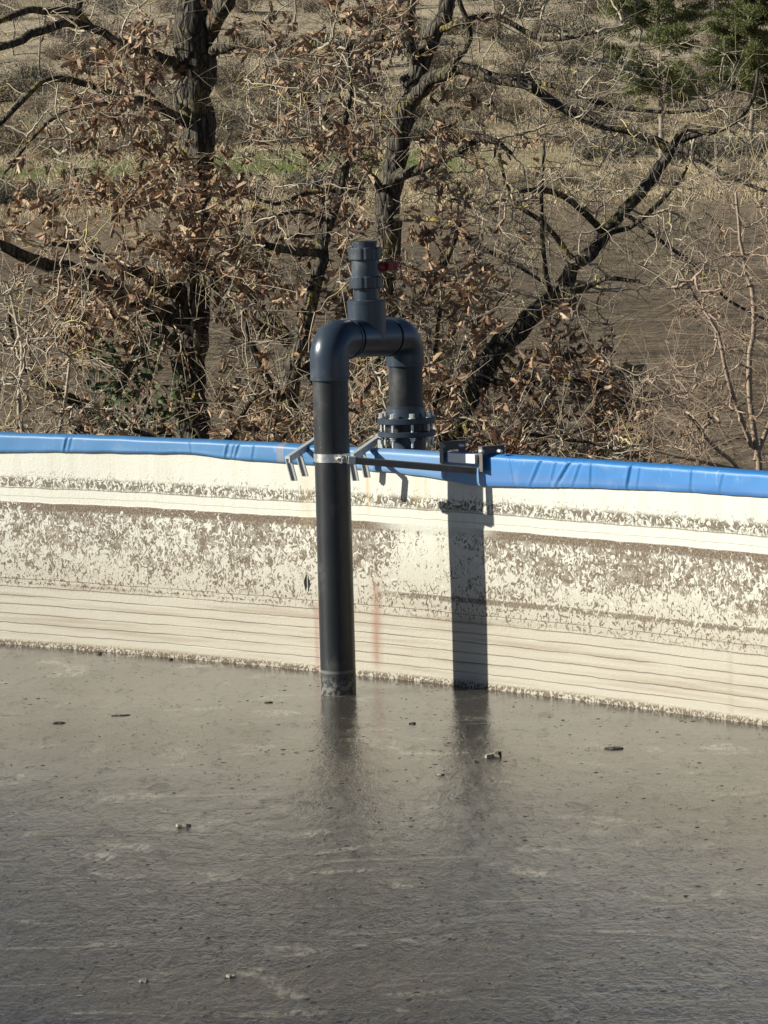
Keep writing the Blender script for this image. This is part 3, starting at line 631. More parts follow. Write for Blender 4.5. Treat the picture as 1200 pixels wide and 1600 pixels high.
def make_tree(name, label, limbs, targets, blobs, mats, tipr=.0022, leafsize=.070, cat='tree', group=None, leafmat=None, spurs=2, expo=.46, leafk=5, sag=.25, extra_leaf=0):
    """limbs: list of [(px,py,Y,r_px)...]; targets: Nx3 world points the twigs grow to"""
    limbs = [[(a, b, (y - 10.9) * 1.7 + 21.5, q) for a, b, y, q in lb] for lb in limbs]
    base = at(limbs[0][0][0], limbs[0][0][1], limbs[0][0][2]); gz = float(terr(base.x, base.y)); root = empty(name, (base.x, base.y, gz)); tag(root, label, cat, group)
    nodes = []; nrad = []; thick = []
    for li, lb in enumerate(limbs):
        P = [np.array(at(a, b, y)) for a, b, y, r in lb]; rd = [r * y / FPX for a, b, y, r in lb]
        if li == 0: 
            P = [np.array((base.x, base.y, gz - .2))] + P; rd = [rd[0] * 1.35] + rd
        # resample as Catmull-Rom
        P = np.array(P); rd = np.array(rd); out = []; ro = []
        for i in range(len(P) - 1):
            p0 = P[max(i - 1, 0)]; p1 = P[i]; p2 = P[i + 1]; p3 = P[min(i + 2, len(P) - 1)]; n = max(2, int(np.linalg.norm(p2 - p1) / .08))
            for k in range(n):
                t = k / n; out.append(.5 * ((2 * p1) + (-p0 + p2) * t + (2 * p0 - 5 * p1 + 4 * p2 - p3) * t * t + (-p0 + 3 * p1 - 3 * p2 + p3) * t ** 3)); ro.append(rd[i] * (1 - t) + rd[i + 1] * t)
        out.append(P[-1]); ro.append(rd[-1]); out = np.array(out); ro = np.array(ro)
        jt = rng.normal(0, 1, out.shape) * np.minimum(ro[:, None] * .22, .014); jt[0] = 0; out = out + jt
        thick.append((out, ro)); nodes += list(out); nrad += list(ro)
    big = [(p, r) for p, r in thick if r.max() > .03]; small = [(p, r) for p, r in thick if r.max() <= .03]
    tr_ = tubes(big or small, 18 if big else 8, 'trunk', mats[0], root, .16)
    if big and small: tubes(small, 8, 'limb', mats[1], root, .1)
    # twigs reach for their targets from the nearest wood
    N = np.array(nodes); cap = len(N) + len(targets) * 8 + 10; buf = np.empty((cap, 3)); buf[:len(N)] = N; cnt = len(N); par = {}
    tw = []; own = np.full(cap, -1)
    d0 = np.array([np.sqrt(((N - T) ** 2).sum(1).min()) for T in targets]); targets = targets[np.argsort(d0 + rng.random(len(d0)) * .35)]
    for ti, T in enumerate(targets):
        dd = ((buf[:cnt] - T) ** 2).sum(1); pen = dd; k = int(np.argmin(pen)); p = buf[k].copy(); L_ = math.sqrt(dd[k])
        if L_ < .05: continue
        n = 8; t = np.linspace(0, 1, n)[:, None]; Q = p + (T - p) * t; amp = L_ * .125
        w = rng.normal(0, 1, (n, 3)); w = np.cumsum(w, 0) * .5; w = w - np.linspace(0, 1, n)[:, None] * w[-1]; w = w * amp * .42 + rng.normal(0, 1, (n, 3)) * amp * .10; w[0] = 0; w[-1] = 0
        bow = rng.normal(0, 1, 3) * amp; bow[2] = -abs(bow[2]) * sag + bow[2] * .3
        Q = Q + w + bow * np.sin(np.pi * t); 
        tw.append([Q, own[k], 1]); buf[cnt:cnt + n - 1] = Q[1:]; own[cnt:cnt + n - 1] = len(tw) - 1; cnt += n - 1
    for i in range(len(tw) - 1, -1, -1):
        if tw[i][1] >= 0: tw[tw[i][1]][2] += tw[i][2]
    polys = []; ends = []; edirs = []
    for Q, pr, c in tw:
        r0 = tipr * c ** expo; r1 = max(tipr * .75, r0 * .5 if c > 3 else tipr * .7); polys.append((Q, np.linspace(r0, r1, len(Q))))
        if c < 4:
            ends.append(Q[-1]); edirs.append(Q[-1] - Q[-3])
            ends.append(Q[-3]); edirs.append(Q[-3] - Q[-4])
        for _ in range(spurs):
            k = rng.integers(1, len(Q)); d = rng.normal(0, 1, 3); tdir = Q[k] - Q[k - 1]; d = d / np.linalg.norm(d) + tdir / (np.linalg.norm(tdir) + 1e-9) * .6; d /= np.linalg.norm(d)
            l = rng.uniform(.06, .34); bd = rng.normal(0, .14, 3); e = np.array([Q[k], Q[k] + d * l * .35 + bd * l * .12, Q[k] + d * l * .7 + bd * l * .32, Q[k] + d * l + bd * l * .7]); polys.append((e, np.array([tipr * .8, tipr * .7, tipr * .6, tipr * .45]))); ends.append(e[-1]); edirs.append(d)
    tubes(polys, 4, 'branches', mats[1] if len(mats) < 3 else mats[2], root)
    if blobs:
        ends = np.array(ends); edirs = np.array(edirs); edirs /= np.linalg.norm(edirs, axis=1, keepdims=True) + 1e-9
        px, py = project(ends); w = leaf_dens(px, py, blobs); cn = np.array([mnoise.noise(Vector(e) * 1.7) for e in ends]); w = w * np.clip((cn + .08) / .16, .02, 1.7); front = in_front(ends, .75); keep = (rng.random(len(w)) < w * 1.0) & ~front
        E_ = ends[keep]; D_ = edirs[keep]; n = leafk; E_ = np.repeat(E_, n, 0) - np.repeat(D_, n, 0) * rng.uniform(0, .12, (len(E_) * n, 1)); D_ = np.repeat(D_, n, 0) * .5 + rng.normal(0, .75, (len(E_), 3)) + [0, 0, -.45]
        if len(E_): leaves(E_, D_, leafsize, 'foliage', leafmat or leaf_m, root, .6)
    return root
CLEAR = [([-300, 0, 60, 170, 245], [296, 300, 305, 307, 308], 46, 22.6), ([450, 520, 600, 700], [298, 297, 296, 298], 34, 22.4), ([-300, 0, 50, 110, 185, 260, 330, 390], [725, 702, 681, 652, 632, 618, 608, 601], 30, 23.9),
         ([212, 230, 260, 300, 345, 380, 415, 455, 492, 535, 585, 650, 705], [1080, 1052, 1030, 1000, 962, 935, 898, 868, 830, 790, 758, 722, 690], 26, 21.5), ([300, 345, 385, 430, 490, 545], [531, 516, 504, 497, 484, 468], 16, 21.0)]
def in_front(P, k):
    px, py = project(P); m = np.zeros(len(P), bool)
    for ys, xs, w, Y in CLEAR: m |= (np.abs(px - np.interp(py, ys, xs)) < w) & (py < ys[-1]) & (py > ys[0]) & (P[:, 1] < Y)
    return m & (rng.random(len(P)) < k)
def targ(boxes, Yc, Yr):
    out = []
    for x0, y0, x1, y1, n in boxes:
        X = rng.uniform(x0, x1, n); Yp = rng.uniform(y0, y1, n); D = (Yc - 10.9) * 1.7 + 21.5 + rng.normal(0, Yr * 1.7, n)
        out += [np.array(at(a, b, c)) for a, b, c in zip(X, Yp, D)]
    out = np.array(out); out = out[~in_front(out, .8)]; return out[rng.permutation(len(out))]
OB = (bark_m, limb_m, twig_m)
OAK_A = make_tree('oak_tree', 'thick upright oak trunk on the left, brown leaves clinging to its lower limbs',
    [[(300, 760, 11.5, 31), (298, 690, 11.5, 29), (296, 600, 11.5, 27), (298, 520, 11.5, 28), (300, 450, 11.5, 30), (303, 370, 11.5, 25), (306, 300, 11.5, 25), (308, 240, 11.5, 26), (307, 170, 11.5, 27), (306, 100, 11.5, 29), (304, 40, 11.5, 32), (300, -30, 11.5, 27), (292, -200, 11.6, 23), (280, -420, 11.7, 18), (290, -650, 11.7, 9)],
     [(318, 60, 11.5, 16), (340, 25, 11.4, 14), (362, -20, 11.3, 12), (400, -140, 11.1, 9), (420, -330, 11, 5)],
     [(325, 82, 11.5, 11), (350, 74, 11.35, 9), (400, 68, 11.2, 8), (460, 68, 11.0, 7), (540, 70, 10.9, 6), (600, 56, 10.8, 4)],
     [(290, 460, 11.5, 17), (262, 447, 11.4, 13), (229, 429, 11.3, 10), (183, 421, 11.2, 8), (160, 400, 11.1, 7), (130, 388, 11, 5), (80, 380, 10.9, 3)],
     [(290, 500, 11.5, 20), (250, 492, 11.3, 14), (205, 470, 11.1, 12), (158, 437, 11, 12), (108, 421, 10.9, 11), (62, 408, 10.8, 10), (33, 396, 10.7, 9), (-30, 370, 10.6, 7), (-120, 330, 10.5, 4)],
     [(305, 440, 11.5, 20), (338, 440, 11.4, 14), (375, 467, 11.2, 13), (417, 504, 11.1, 12), (450, 532, 11, 11), (478, 575, 10.9, 8), (500, 610, 10.8, 4)],
     [(292, 560, 11.5, 8), (250, 520, 11.2, 10), (217, 550, 11, 9), (196, 583, 10.9, 9), (179, 620, 10.8, 10), (146, 655, 10.8, 10), (105, 690, 10.8, 11), (60, 740, 10.8, 12)],
     [(150, 650, 10.8, 8), (133, 637, 10.8, 9), (100, 618, 10.7, 8), (70, 600, 10.6, 6), (30, 560, 10.5, 4), (10, 470, 10.4, 2)],
     [(288, 110, 11.5, 10), (240, 85, 11.3, 7), (180, 62, 11.1, 6), (145, 45, 11.0, 6.5), (100, 36, 10.9, 7), (50, 55, 10.8, 6.5), (0, 76, 10.7, 6), (-80, 95, 10.6, 4)],
     [(145, 45, 11.0, 5), (120, 20, 10.9, 6), (70, 17, 10.8, 6), (20, 22, 10.7, 5), (-60, 60, 10.6, 4)], [(120, 22, 10.9, 5), (126, -20, 10.9, 6), (135, -120, 10.9, 4)],
     [(290, 190, 11.5, 9), (230, 158, 11.2, 6), (190, 153, 11.0, 5), (110, 125, 10.9, 5), (60, 132, 10.8, 5), (0, 192, 10.7, 4), (-60, 230, 10.6, 3)],
     [(225, 155, 11.2, 4), (150, 165, 11, 4), (105, 172, 10.9, 3.5), (60, 205, 10.8, 3), (0, 280, 10.7, 2.5)],
     [(298, 640, 11.2, 5), (312, 580, 11, 5), (304, 500, 10.95, 5), (296, 440, 10.9, 4), (312, 370, 10.9, 3.5), (318, 330, 10.9, 3)],
     [(445, 530, 11, 6), (400, 470, 10.9, 3), (330, 420, 10.9, 3), (260, 400, 10.9, 2)]],
    targ([(-150, -100, 560, 320, 520), (-120, 330, 500, 690, 430), (60, 120, 420, 430, 190), (60, -620, 560, -100, 330), (90, 40, 300, 320, 150), (380, 20, 620, 330, 100), (80, 440, 260, 620, 110), (240, 380, 460, 560, 90)], 11.1, .42),
    [(230, 90, 90, 60, .75), (270, 60, 50, 60, .6), (200, 210, 90, 70, .8), (290, 280, 90, 55, 1), (220, 290, 110, 60, .7), (330, 330, 80, 70, 1), (300, 400, 110, 50, .8), (130, 510, 70, 80, .95), (200, 450, 90, 60, .7), (100, 560, 80, 50, .6), (60, 350, 90, 60, .45), (450, 90, 110, 60, .5), (560, 130, 80, 100, .6), (200, 600, 110, 70, .5), (420, 400, 90, 100, .45), (50, 200, 90, 90, .2), (400, 640, 120, 60, .6)], OB)
make_tree('oak_tree', 'slender crooked oak stem rising just left of the pipe elbow',
    [[(425, 760, 10.6, 17), (440, 680, 10.6, 16), (455, 600, 10.6, 15), (468, 545, 10.6, 14), (484, 490, 10.6, 12), (497, 430, 10.6, 11), (504, 385, 10.6, 10), (516, 345, 10.6, 8), (531, 305, 10.6, 7), (538, 260, 10.6, 6.5), (536, 205, 10.6, 5), (548, 150, 10.6, 4), (540, 60, 10.6, 3)],
     [(500, 395, 10.6, 7), (470, 393, 10.5, 6.5), (440, 388, 10.4, 6), (416, 382, 10.35, 5.5)], [(505, 380, 10.6, 6), (502, 345, 10.7, 5), (503, 310, 10.8, 4), (480, 270, 10.9, 3), (420, 235, 11, 2.5)],
     [(516, 345, 10.6, 4), (470, 330, 10.5, 3.5), (430, 338, 10.4, 3), (390, 348, 10.3, 2)], [(530, 300, 10.6, 4.5), (480, 300, 10.6, 4), (430, 320, 10.5, 3), (390, 300, 10.5, 2)],
     [(430, 375, 10.4, 3), (455, 368, 10.4, 3.5), (490, 370, 10.5, 3)], [(455, 600, 10.6, 9), (480, 560, 10.5, 7), (520, 520, 10.4, 5), (560, 470, 10.4, 3)], [(445, 640, 10.6, 8), (400, 560, 10.5, 6), (385, 510, 10.5, 5), (380, 455, 10.5, 3)]],
    targ([(360, 60, 620, 380, 240), (330, 360, 620, 700, 280)], 10.6, .35),
    [(430, 470, 90, 80, .55), (560, 500, 90, 90, .6), (400, 650, 140, 55, .9), (560, 640, 100, 60, .9), (470, 180, 80, 80, .3), (560, 300, 70, 90, .5)], OB)
OAK_B = make_tree('oak_tree', 'dark oak trunk behind the pipe leaning right near the top',
    [[(600, 760, 12.3, 23), (604, 600, 12.3, 22), (600, 470, 12.3, 21), (601, 390, 12.3, 20), (608, 330, 12.3, 20), (618, 260, 12.3, 18), (632, 185, 12.3, 17), (652, 110, 12.3, 16), (682, 48, 12.3, 13), (702, 0, 12.3, 12), (720, -90, 12.3, 10), (725, -260, 12.3, 7), (745, -480, 12.3, 4)],
     [(640, 160, 12.3, 12), (680, 120, 12.1, 11), (720, 108, 12, 10), (765, 120, 11.9, 9), (820, 132, 11.8, 8), (860, 155, 11.7, 7), (910, 185, 11.6, 6), (950, 197, 11.5, 5), (1025, 216, 11.4, 4), (1080, 250, 11.3, 2.5)],
     [(765, 120, 11.9, 5), (830, 125, 11.9, 4.5), (900, 150, 11.8, 4), (950, 163, 11.7, 4), (1030, 176, 11.6, 3), (1110, 170, 11.5, 2)],
     [(700, 110, 12, 6), (735, 60, 12, 5), (720, 10, 12, 4), (700, -60, 12, 3)], [(615, 280, 12.3, 9), (640, 270, 12.1, 8), (700, 245, 11.9, 6), (760, 215, 11.8, 4), (800, 240, 11.7, 3)],
     [(680, 50, 12.3, 6), (760, 25, 12.1, 5), (850, 60, 12, 4), (930, 50, 11.9, 3)], [(600, 300, 12.3, 7), (560, 250, 12.1, 5), (520, 200, 12, 4), (470, 150, 11.9, 3)],
     [(605, 340, 12.3, 6), (690, 345, 12.0, 4), (750, 385, 11.8, 4), (800, 410, 11.7, 3), (850, 442, 11.6, 2)], [(603, 520, 12.3, 10), (640, 480, 12, 7), (690, 420, 11.8, 5), (720, 350, 11.7, 3)],
     [(650, 100, 12.3, 10), (640, 50, 12.2, 8), (642, 0, 12.1, 7), (630, -120, 12, 4)]],
    targ([(520, -100, 1000, 220, 470), (540, 200, 860, 450, 310), (560, 420, 760, 700, 200), (560, -480, 900, -80, 230), (880, 60, 1180, 260, 150)], 11.9, .4),
    [(640, 180, 70, 90, .9), (660, 330, 70, 80, .9), (640, 240, 60, 80, .9), (690, 430, 60, 70, .8), (560, 170, 80, 90, .8), (680, 560, 70, 80, .95), (640, 650, 90, 60, .9), (640, 60, 80, 70, .7), (740, 250, 60, 40, .4), (800, 290, 50, 40, .45)], OB)
make_tree('oak_tree', 'leaning dark oak bough slanting up to the right from behind the saddle bracket',
    [[(650, 780, 10.9, 24.6), (690, 705, 10.9, 21.3), (722, 650, 10.9, 18.9), (758, 585, 10.9, 17.2), (790, 535, 10.9, 16.4), (830, 492, 10.9, 14.8), (868, 455, 10.9, 13.1), (898, 415, 10.9, 11.5), (935, 380, 10.9, 10.7), (962, 345, 10.9, 9.8), (1000, 300, 10.9, 9.8), (1030, 260, 10.9, 9.0), (1052, 230, 10.9, 7.4), (1080, 212, 10.9, 5.7), (1130, 195, 10.8, 3.3)],
     [(940, 362, 10.9, 6), (918, 338, 10.8, 5.5), (892, 315, 10.7, 5), (848, 295, 10.6, 5), (810, 300, 10.5, 3)], [(1050, 228, 10.9, 7), (1075, 200, 10.9, 6), (1110, 208, 10.8, 5), (1150, 190, 10.7, 4), (1178, 150, 10.7, 3), (1185, 105, 10.7, 2)],
     [(1040, 232, 10.9, 5), (1000, 212, 10.9, 5), (950, 200, 10.9, 4), (900, 185, 10.9, 3)], [(950, 365, 10.9, 5), (1000, 345, 10.8, 4), (1050, 295, 10.8, 3.5), (1075, 260, 10.7, 2.5)],
     [(870, 450, 10.9, 6), (910, 452, 10.7, 5), (945, 435, 10.6, 4), (1000, 440, 10.5, 2.5)], [(900, 410, 10.9, 5), (850, 350, 10.9, 4), (800, 310, 10.8, 3), (780, 240, 10.8, 2)],
     [(1060, 225, 10.9, 4.5), (1110, 260, 10.8, 4), (1170, 290, 10.7, 3), (1240, 310, 10.7, 2)], [(975, 330, 10.9, 4), (1030, 375, 10.7, 3.5), (1080, 410, 10.6, 3), (1140, 470, 10.5, 2.5), (1200, 500, 10.5, 2)],
     [(760, 590, 10.9, 6), (800, 600, 10.7, 5), (860, 590, 10.6, 4), (930, 600, 10.5, 3), (990, 640, 10.5, 2)], [(722, 650, 10.9, 5), (738, 700, 10.7, 5), (752, 660, 10.6, 3)],
     [(860, 470, 10.9, 4), (848, 380, 10.8, 4), (846, 300, 10.8, 3), (852, 220, 10.8, 2)], [(790, 560, 10.9, 5), (850, 640, 10.7, 4), (900, 700, 10.7, 3)], [(700, 640, 10.9, 5), (680, 560, 10.8, 4), (690, 480, 10.7, 3)]],
    targ([(740, 260, 1120, 480, 380), (880, 160, 1240, 380, 220), (700, 440, 960, 720, 300), (900, 560, 1030, 720, 100), (640, 450, 760, 700, 130)], 10.8, .35),
    [(860, 560, 70, 40, .8), (930, 590, 60, 40, .8), (820, 620, 80, 60, .6), (950, 660, 70, 50, .6), (760, 540, 60, 70, .7), (720, 470, 60, 80, .6), (820, 690, 90, 40, .8), (880, 480, 40, 40, .2), (1040, 600, 30, 30, .2)], OB)
make_tree('oak_sapling', 'low tangle of leafy oak shoots behind the rim left of the pipe',
    [[(330, 790, 10.0, 8), (340, 720, 10, 7), (370, 660, 10, 5), (400, 620, 9.9, 3)], [(340, 740, 10, 6), (250, 690, 9.9, 5), (180, 660, 9.8, 3)], [(350, 720, 10, 5), (450, 680, 9.9, 4), (520, 650, 9.8, 3)], [(340, 720, 10, 5), (300, 660, 10, 4), (280, 600, 10, 2)]],
    targ([(130, 630, 560, 720, 190)], 10.0, .25), [(320, 680, 200, 45, .9)], OB, cat='sapling', leafk=5)
make_tree('oak_sapling', 'leafy oak shoots crowding behind the flange and saddle bracket',
    [[(640, 790, 9.6, 8), (650, 720, 9.6, 7), (670, 660, 9.6, 5), (690, 600, 9.6, 3)], [(650, 730, 9.6, 6), (560, 680, 9.7, 4), (570, 600, 9.7, 3)], [(650, 740, 9.6, 6), (760, 690, 9.6, 4), (840, 680, 9.6, 3), (960, 700, 9.6, 2)]],
    targ([(540, 560, 720, 710, 160), (720, 660, 1020, 725, 140)], 9.7, .25), [(620, 640, 120, 70, .85), (880, 700, 160, 30, .7)], OB, cat='sapling', leafk=5)
SB = (shrub_m, shrub_m, shrub_m)
make_tree('bare_shrub', 'thin reddish twiggy shrub filling the right edge behind the rim',
    [[(1180, 840, 9.6, 6), (1185, 720, 9.6, 5), (1170, 600, 9.6, 4.5), (1178, 480, 9.6, 4), (1160, 400, 9.6, 3), (1150, 300, 9.6, 2)], [(1175, 700, 9.6, 4), (1140, 600, 9.5, 3.5), (1120, 520, 9.5, 3), (1090, 470, 9.5, 2.5), (1060, 420, 9.5, 2)],
     [(1180, 760, 9.6, 4), (1110, 690, 9.5, 3.5), (1060, 630, 9.4, 3), (1020, 600, 9.4, 2)], [(1180, 720, 9.6, 4), (1230, 560, 9.7, 4), (1200, 400, 9.7, 3)], [(1185, 740, 9.6, 4), (1090, 720, 9.5, 3), (1000, 700, 9.5, 2)]],
    targ([(1040, 380, 1260, 720, 300), (980, 580, 1120, 730, 120), (1120, 250, 1260, 420, 80)], 9.6, .3), [(1150, 650, 90, 80, .3), (1120, 500, 50, 50, .3), (1190, 350, 60, 60, .25), (1090, 710, 80, 30, .4)], SB, tipr=.0019, leafsize=.034, cat='shrub', leafk=3)
make_tree('bare_shrub', 'pale thin twigs of a bare shrub at the left edge above the rim',
    [[(20, 860, 9.8, 5), (40, 740, 9.8, 4.5), (30, 620, 9.8, 3.5), (35, 540, 9.8, 3), (10, 440, 9.8, 2)], [(30, 760, 9.8, 4), (80, 700, 9.8, 3.5), (100, 640, 9.8, 3), (110, 560, 9.8, 2)], [(30, 720, 9.8, 4), (-30, 640, 9.8, 3), (-40, 500, 9.8, 2)]],
    targ([(-80, 420, 150, 720, 190)], 9.8, .25), [(60, 640, 80, 60, .3)], (twig_m, twig_m, twig_m), tipr=.0028, leafsize=.045, cat='shrub', leafk=3)
# ivy on the oaks
def ivy(px0, py0, px1, py1, Y, r, n, tree):
    P = []; D = []
    for _ in range(n):
        t = rng.random(); c = np.array(at(px0 + (px1 - px0) * t, py0 + (py1 - py0) * t, (Y - 10.9) * 1.7 + 21.5)); a = rng.uniform(0, 6.28); rr = r * 1.7 * rng.uniform(.8, 1.7); d = np.array((math.cos(a), math.sin(a), rng.normal(0, .3))); P.append(c + d * rr); D.append(d + [0, 0, -.7])
    sh = np.array([(0, 0, 0), (.3, .1, 0), (.42, .4, 0), (.22, .6, 0), (0, 1, 0), (-.22, .6, 0), (-.42, .4, 0), (-.3, .1, 0)])
    leaves(P, D, .055, 'ivy', ivy_m, tree, .3, sh)
ivy(200, 705, 215, 610, 10.7, .09, 260, OAK_A)
ivy(185, 590, 200, 520, 10.9, .07, 90, OAK_A)
ivy(620, 690, 612, 560, 12.1, .14, 200, OAK_B)
# ------------------------------------------------------------------ far vegetation
def far_tree_proto(name, label, H_, spread, n, seed, mat, parts=('trunk', 'branches'), leaf=None, tipr=.012):
    r_ = np.random.default_rng(seed); root = empty(name); polys = []
    tp = np.array([(0, 0, -.3)] + [(r_.normal(0, .15), r_.normal(0, .15), H_ * k / 6) for k in range(1, 7)]); tubes([(tp, np.linspace(H_ * .018, H_ * .004, 7))], 7, parts[0], mat, root)
    buf = [tp[k] for k in range(1, 7)]
    for i in range(n):
        a = r_.uniform(0, 6.28); h = H_ * (.25 + .8 * r_.random()); rad = spread * math.sqrt(r_.random()) * math.sin(math.pi * min(1, max(.08, (h / H_ - .15) / .95))) ** .6
        T = np.array((rad * math.cos(a), rad * math.sin(a), h)); B = np.array(buf); dd = ((B - T) ** 2).sum(1) + np.maximum(0, B[:, 2] - T[2]) ** 2 * 3; p = B[np.argmin(dd)]
        t = np.linspace(0, 1, 5)[:, None]; Q = p + (T - p) * t + r_.normal(0, .09, (5, 3)) * np.linalg.norm(T - p) * np.sin(np.pi * t) ** .5
        r0 = tipr * (1 + 2.5 * math.exp(-i / (n * .12))); polys.append((Q, np.linspace(r0, tipr * .7, 5))); buf += list(Q[1:])
    tubes(polys, 3, parts[1], mat, root)
    if leaf:
        m_, cnt, sz = leaf; B = np.array(buf)[6:]; k = r_.integers(0, len(B), cnt); leaves(B[k] + r_.normal(0, .18, (cnt, 3)), r_.normal(0, 1, (cnt, 3)), sz, 'foliage', m_, root)
    return root
def copy_tree(o, loc, rz, sc, label, cat, group=None):
    c = o.copy(); S.collection.objects.link(c); c.location = loc; c.rotation_euler.z = rz; c.scale = (sc, sc, sc * random.uniform(.85, 1.15))
    for k in ('label', 'category', 'group'):
        if k in c: del c[k]
    tag(c, label, cat, group)
    for ch in o.children: d = ch.copy(); S.collection.objects.link(d); d.parent = c
    return c
def place(protos, spots, label, cat, group):
    used = []
    for i, (x, y, s) in enumerate(spots):
        p = protos[i % len(protos)]; loc = (x, y, float(terr(x, y)) - .1); copy_tree(p, loc, random.uniform(0, 6.28), s, label, cat, group)
def kill(protos):
    for p in protos:
        for c in list(p.children): bpy.data.objects.remove(c)
        bpy.data.objects.remove(p)
def spot(px, Y, s): return ((px - 600) / FPX * Y * 2.2, Y * 2.2, s)
bare = [far_tree_proto('bare_tree', '', 7.5, 2.9, 330, 20 + k, far_m) for k in range(4)]
place(bare, [spot(px, Y, s) for px, Y, s in ((405, 214, .8), (425, 214, .95), (450, 216, .8), (372, 212, .7))], 'small bare tree standing with others on the green terrace on the far slope', 'tree', 'bare trees on the green terrace')
rs_ = random.Random(3)
place(bare, [spot(rs_.uniform(-150, 1350), rs_.uniform(172, 196), rs_.uniform(.5, .9)) for _ in range(26)], 'leafless tree in the woodland strip across the foot of the far slope', 'tree', 'leafless trees at the foot of the slope')
place(bare, [spot(rs_.uniform(-150, 1350), rs_.uniform(214, 290), rs_.uniform(1.0, 1.7)) for _ in range(48)], 'leafless tree on the terraced far hillside', 'tree', 'leafless trees on the terraced hillside')
place(bare, [spot(px, Y, s) for px, Y, s in ((960, 150, .55), (1130, 122, .5), (1170, 121, .6), (1215, 120, .6), (740, 140, .5))], 'small leafless tree along the top edge of the ploughed field', 'tree', 'small trees at the field edge')
kill(bare)
def bush_proto(name, mat, leafmat, n, R_, H_, sz, seed):
    r_ = np.random.default_rng(seed); root = empty(name); polys = []
    for k in range(46):
        a = r_.uniform(0, 6.28); rr = R_ * r_.uniform(.3, 1); T = np.array((rr * math.cos(a), rr * math.sin(a), H_ * r_.uniform(.4, 1.1))); t = np.linspace(0, 1, 5)[:, None]; polys.append((T * t + r_.normal(0, .06, (5, 3)) * t, np.linspace(.02, .008, 5)))
    tubes(polys, 3, 'stems', mat, root)
    cl = r_.normal(0, 1, (26, 3)); cl /= np.linalg.norm(cl, axis=1, keepdims=True); cl = cl * r_.uniform(.3, .9, (26, 1)) * [R_, R_, H_ * .55] + [0, 0, H_ * .5]
    P = cl[r_.integers(0, 26, n)] + r_.normal(0, .24, (n, 3)) * [R_, R_, H_ * .6]; P[:, 2] = np.abs(P[:, 2]); leaves(P, r_.normal(0, 1, (n, 3)) + [0, 0, .6], sz, 'foliage', leafmat, root, .3)
    return root
scr = [bush_proto('scrub_bush', far_m, scrub_m, 1300, 1.5, 1.7, .16, 40 + k) for k in range(3)]
drk = [bush_proto('dark_bush', far_m, dgreen_m, 1300, 1.6, 1.9, .16, 50 + k) for k in range(2)]
place(drk, [spot(rs_.uniform(-120, 640), rs_.uniform(119, 126), rs_.uniform(.7, 1.15)) for _ in range(34)], 'dark bush in the hedge along the far edge of the ploughed field on the left', 'bush', 'dark hedge bushes at the field edge')
place(drk, [spot(rs_.uniform(330, 760), rs_.uniform(166, 178), rs_.uniform(.8, 1.5)) for _ in range(26)], 'dark bush in the thicket above the green strip', 'bush', 'dark thicket above the green strip')
place(drk, [spot(px, Y, s) for px, Y, s in [(rs_.uniform(880, 1240), rs_.uniform(136, 152), rs_.uniform(.7, 1.2)) for _ in range(22)]], 'dark bush in the undergrowth below the pine trees', 'bush', 'dark bushes below the pines')
place(scr, [spot(rs_.uniform(640, 1300), rs_.uniform(119, 128), rs_.uniform(.5, .95)) for _ in range(30)], 'brown scrub bush along the right part of the field edge', 'bush', 'brown scrub at the field edge')
place(scr, [spot(rs_.uniform(-150, 1300), rs_.uniform(166, 212), rs_.uniform(.8, 2.2)) for _ in range(130)], 'brown scrub bush on the lower far slope', 'bush', 'brown scrub on the lower slope')
place(scr, [spot(rs_.uniform(-150, 1300), rs_.uniform(208, 300), rs_.uniform(1.0, 2.4)) for _ in range(130)], 'scrub bush on the upper terraces of the far hillside', 'bush', 'scrub on the upper terraces')
place(drk, [spot(rs_.uniform(-150, 1300), rs_.uniform(190, 300), rs_.uniform(1.1, 2.6)) for _ in range(70)], 'dark evergreen bush scattered on the far hillside', 'bush', 'dark evergreen bushes on the hillside')
kill(scr + drk)
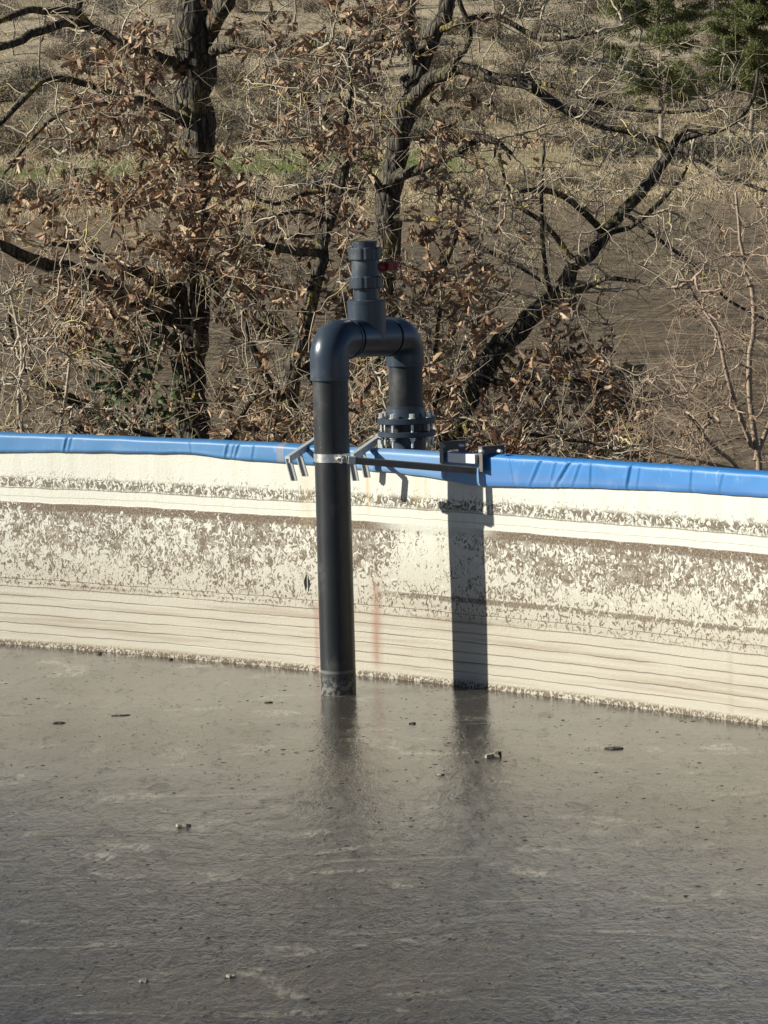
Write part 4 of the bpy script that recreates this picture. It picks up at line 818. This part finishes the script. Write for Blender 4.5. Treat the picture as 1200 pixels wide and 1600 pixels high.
def pine(px, Y, H_, wd, label, seed, low=.27):
    r_ = np.random.default_rng(seed); x, y, _ = spot(px, Y, 1); z = float(terr(x, y)); root = empty('pine_tree', (x, y, z)); tag(root, label, 'tree')
    o = np.array((x, y, z)); tp = np.array([o + (r_.normal(0, .12), r_.normal(0, .12), H_ * k / 8 - .2) for k in range(9)]); tubes([(tp, np.linspace(.26, .05, 9))], 9, 'trunk', far_m, root)
    polys = []; P = []; D = []
    for k in range(84):
        h = H_ * (low + (1 - low) * r_.random()); a = r_.uniform(0, 6.28); L_ = wd * math.sin(math.pi * min(1, .22 + .78 * (h / H_ - low) / (1 - low))) ** .7 * r_.uniform(.55, 1.1); T = o + (L_ * math.cos(a), L_ * math.sin(a), h + L_ * .15); B = o + (0, 0, h - L_ * .1)
        t = np.linspace(0, 1, 5)[:, None]; Q = B + (T - B) * t + r_.normal(0, .1, (5, 3)); polys.append((Q, np.linspace(.06, .02, 5)))
        for q in range(11):
            f = r_.uniform(.4, 1.05); c = B + (T - B) * f + r_.normal(0, .45, 3) * [1, 1, .55]; n = 85; g = r_.normal(0, 1, (n, 3)); g /= np.linalg.norm(g, axis=1, keepdims=True); P.append(c + g * r_.uniform(.05, .42, (n, 1)) * [1.2, 1.2, .7]); D.append(g + [0, 0, .5])
    tubes(polys, 4, 'branches', far_m, root)
    sh = np.array([(0, 0, 0), (.13, .3, 0), (.10, .8, 0), (0, 1, 0), (-.10, .8, 0), (-.13, .3, 0)])
    leaves(np.concatenate(P), np.concatenate(D), .26, 'foliage', needle_m, root, .2, sh)
pine(1045, 136, 20, 5.6, 'broad green pine near the top right corner, the leftmost pine', 1)
pine(1185, 141, 17, 4.6, 'dark green pine standing right of the broad pine', 2)
pine(1290, 137, 18, 4.4, 'pine cut off by the right edge of the photo', 3)
def grass_band(name, label, n, gen, h, seed, mat=hay_m):
    r_ = random.Random(seed); V = []; F = []
    for _ in range(n):
        x, y = gen(r_); z = float(terr(x, y)); b = len(V); hh = h * r_.uniform(.5, 1.3); w = hh * .05; a = r_.uniform(0, 3.14); lx, ly = r_.gauss(0, .35) * hh, r_.gauss(0, .35) * hh; c, s_ = math.cos(a) * w, math.sin(a) * w
        V += [(x - c, y - s_, z - .03), (x + c, y + s_, z - .03), (x + lx * .4 + c * .7, y + ly * .4 + s_ * .7, z + hh * .6), (x + lx, y + ly, z + hh)]; F += [(b, b + 1, b + 2), (b, b + 2, b + 3)]
    tag(mesh_obj(name, V, F, mat), label, 'grass', kind='stuff')
def g1(r_):
    Y = r_.gauss(116.5, 1.2) if r_.random() < .5 else r_.uniform(117, 140); return (r_.uniform(-.3, .3) * Y, Y * 2.2)
grass_band('dry_grass', 'tall dry grass along the far edge of the ploughed field', 26000, g1, .55, 4)
def g2(r_):
    Y = r_.uniform(150, 215); return (r_.uniform(-.3, .3) * Y, Y * 2.2)
grass_band('hillside_grass', 'dry grass across the far slope', 22000, g2, .7, 6)
def g3(r_): 
    a = math.radians(r_.uniform(28, 70)); q = TR + r_.uniform(.8, 4.5); return (TC.x + q * math.cos(a), TC.y + q * math.sin(a))
grass_band('undergrowth', 'dry grass growing behind the tank', 9000, g3, .5, 8)
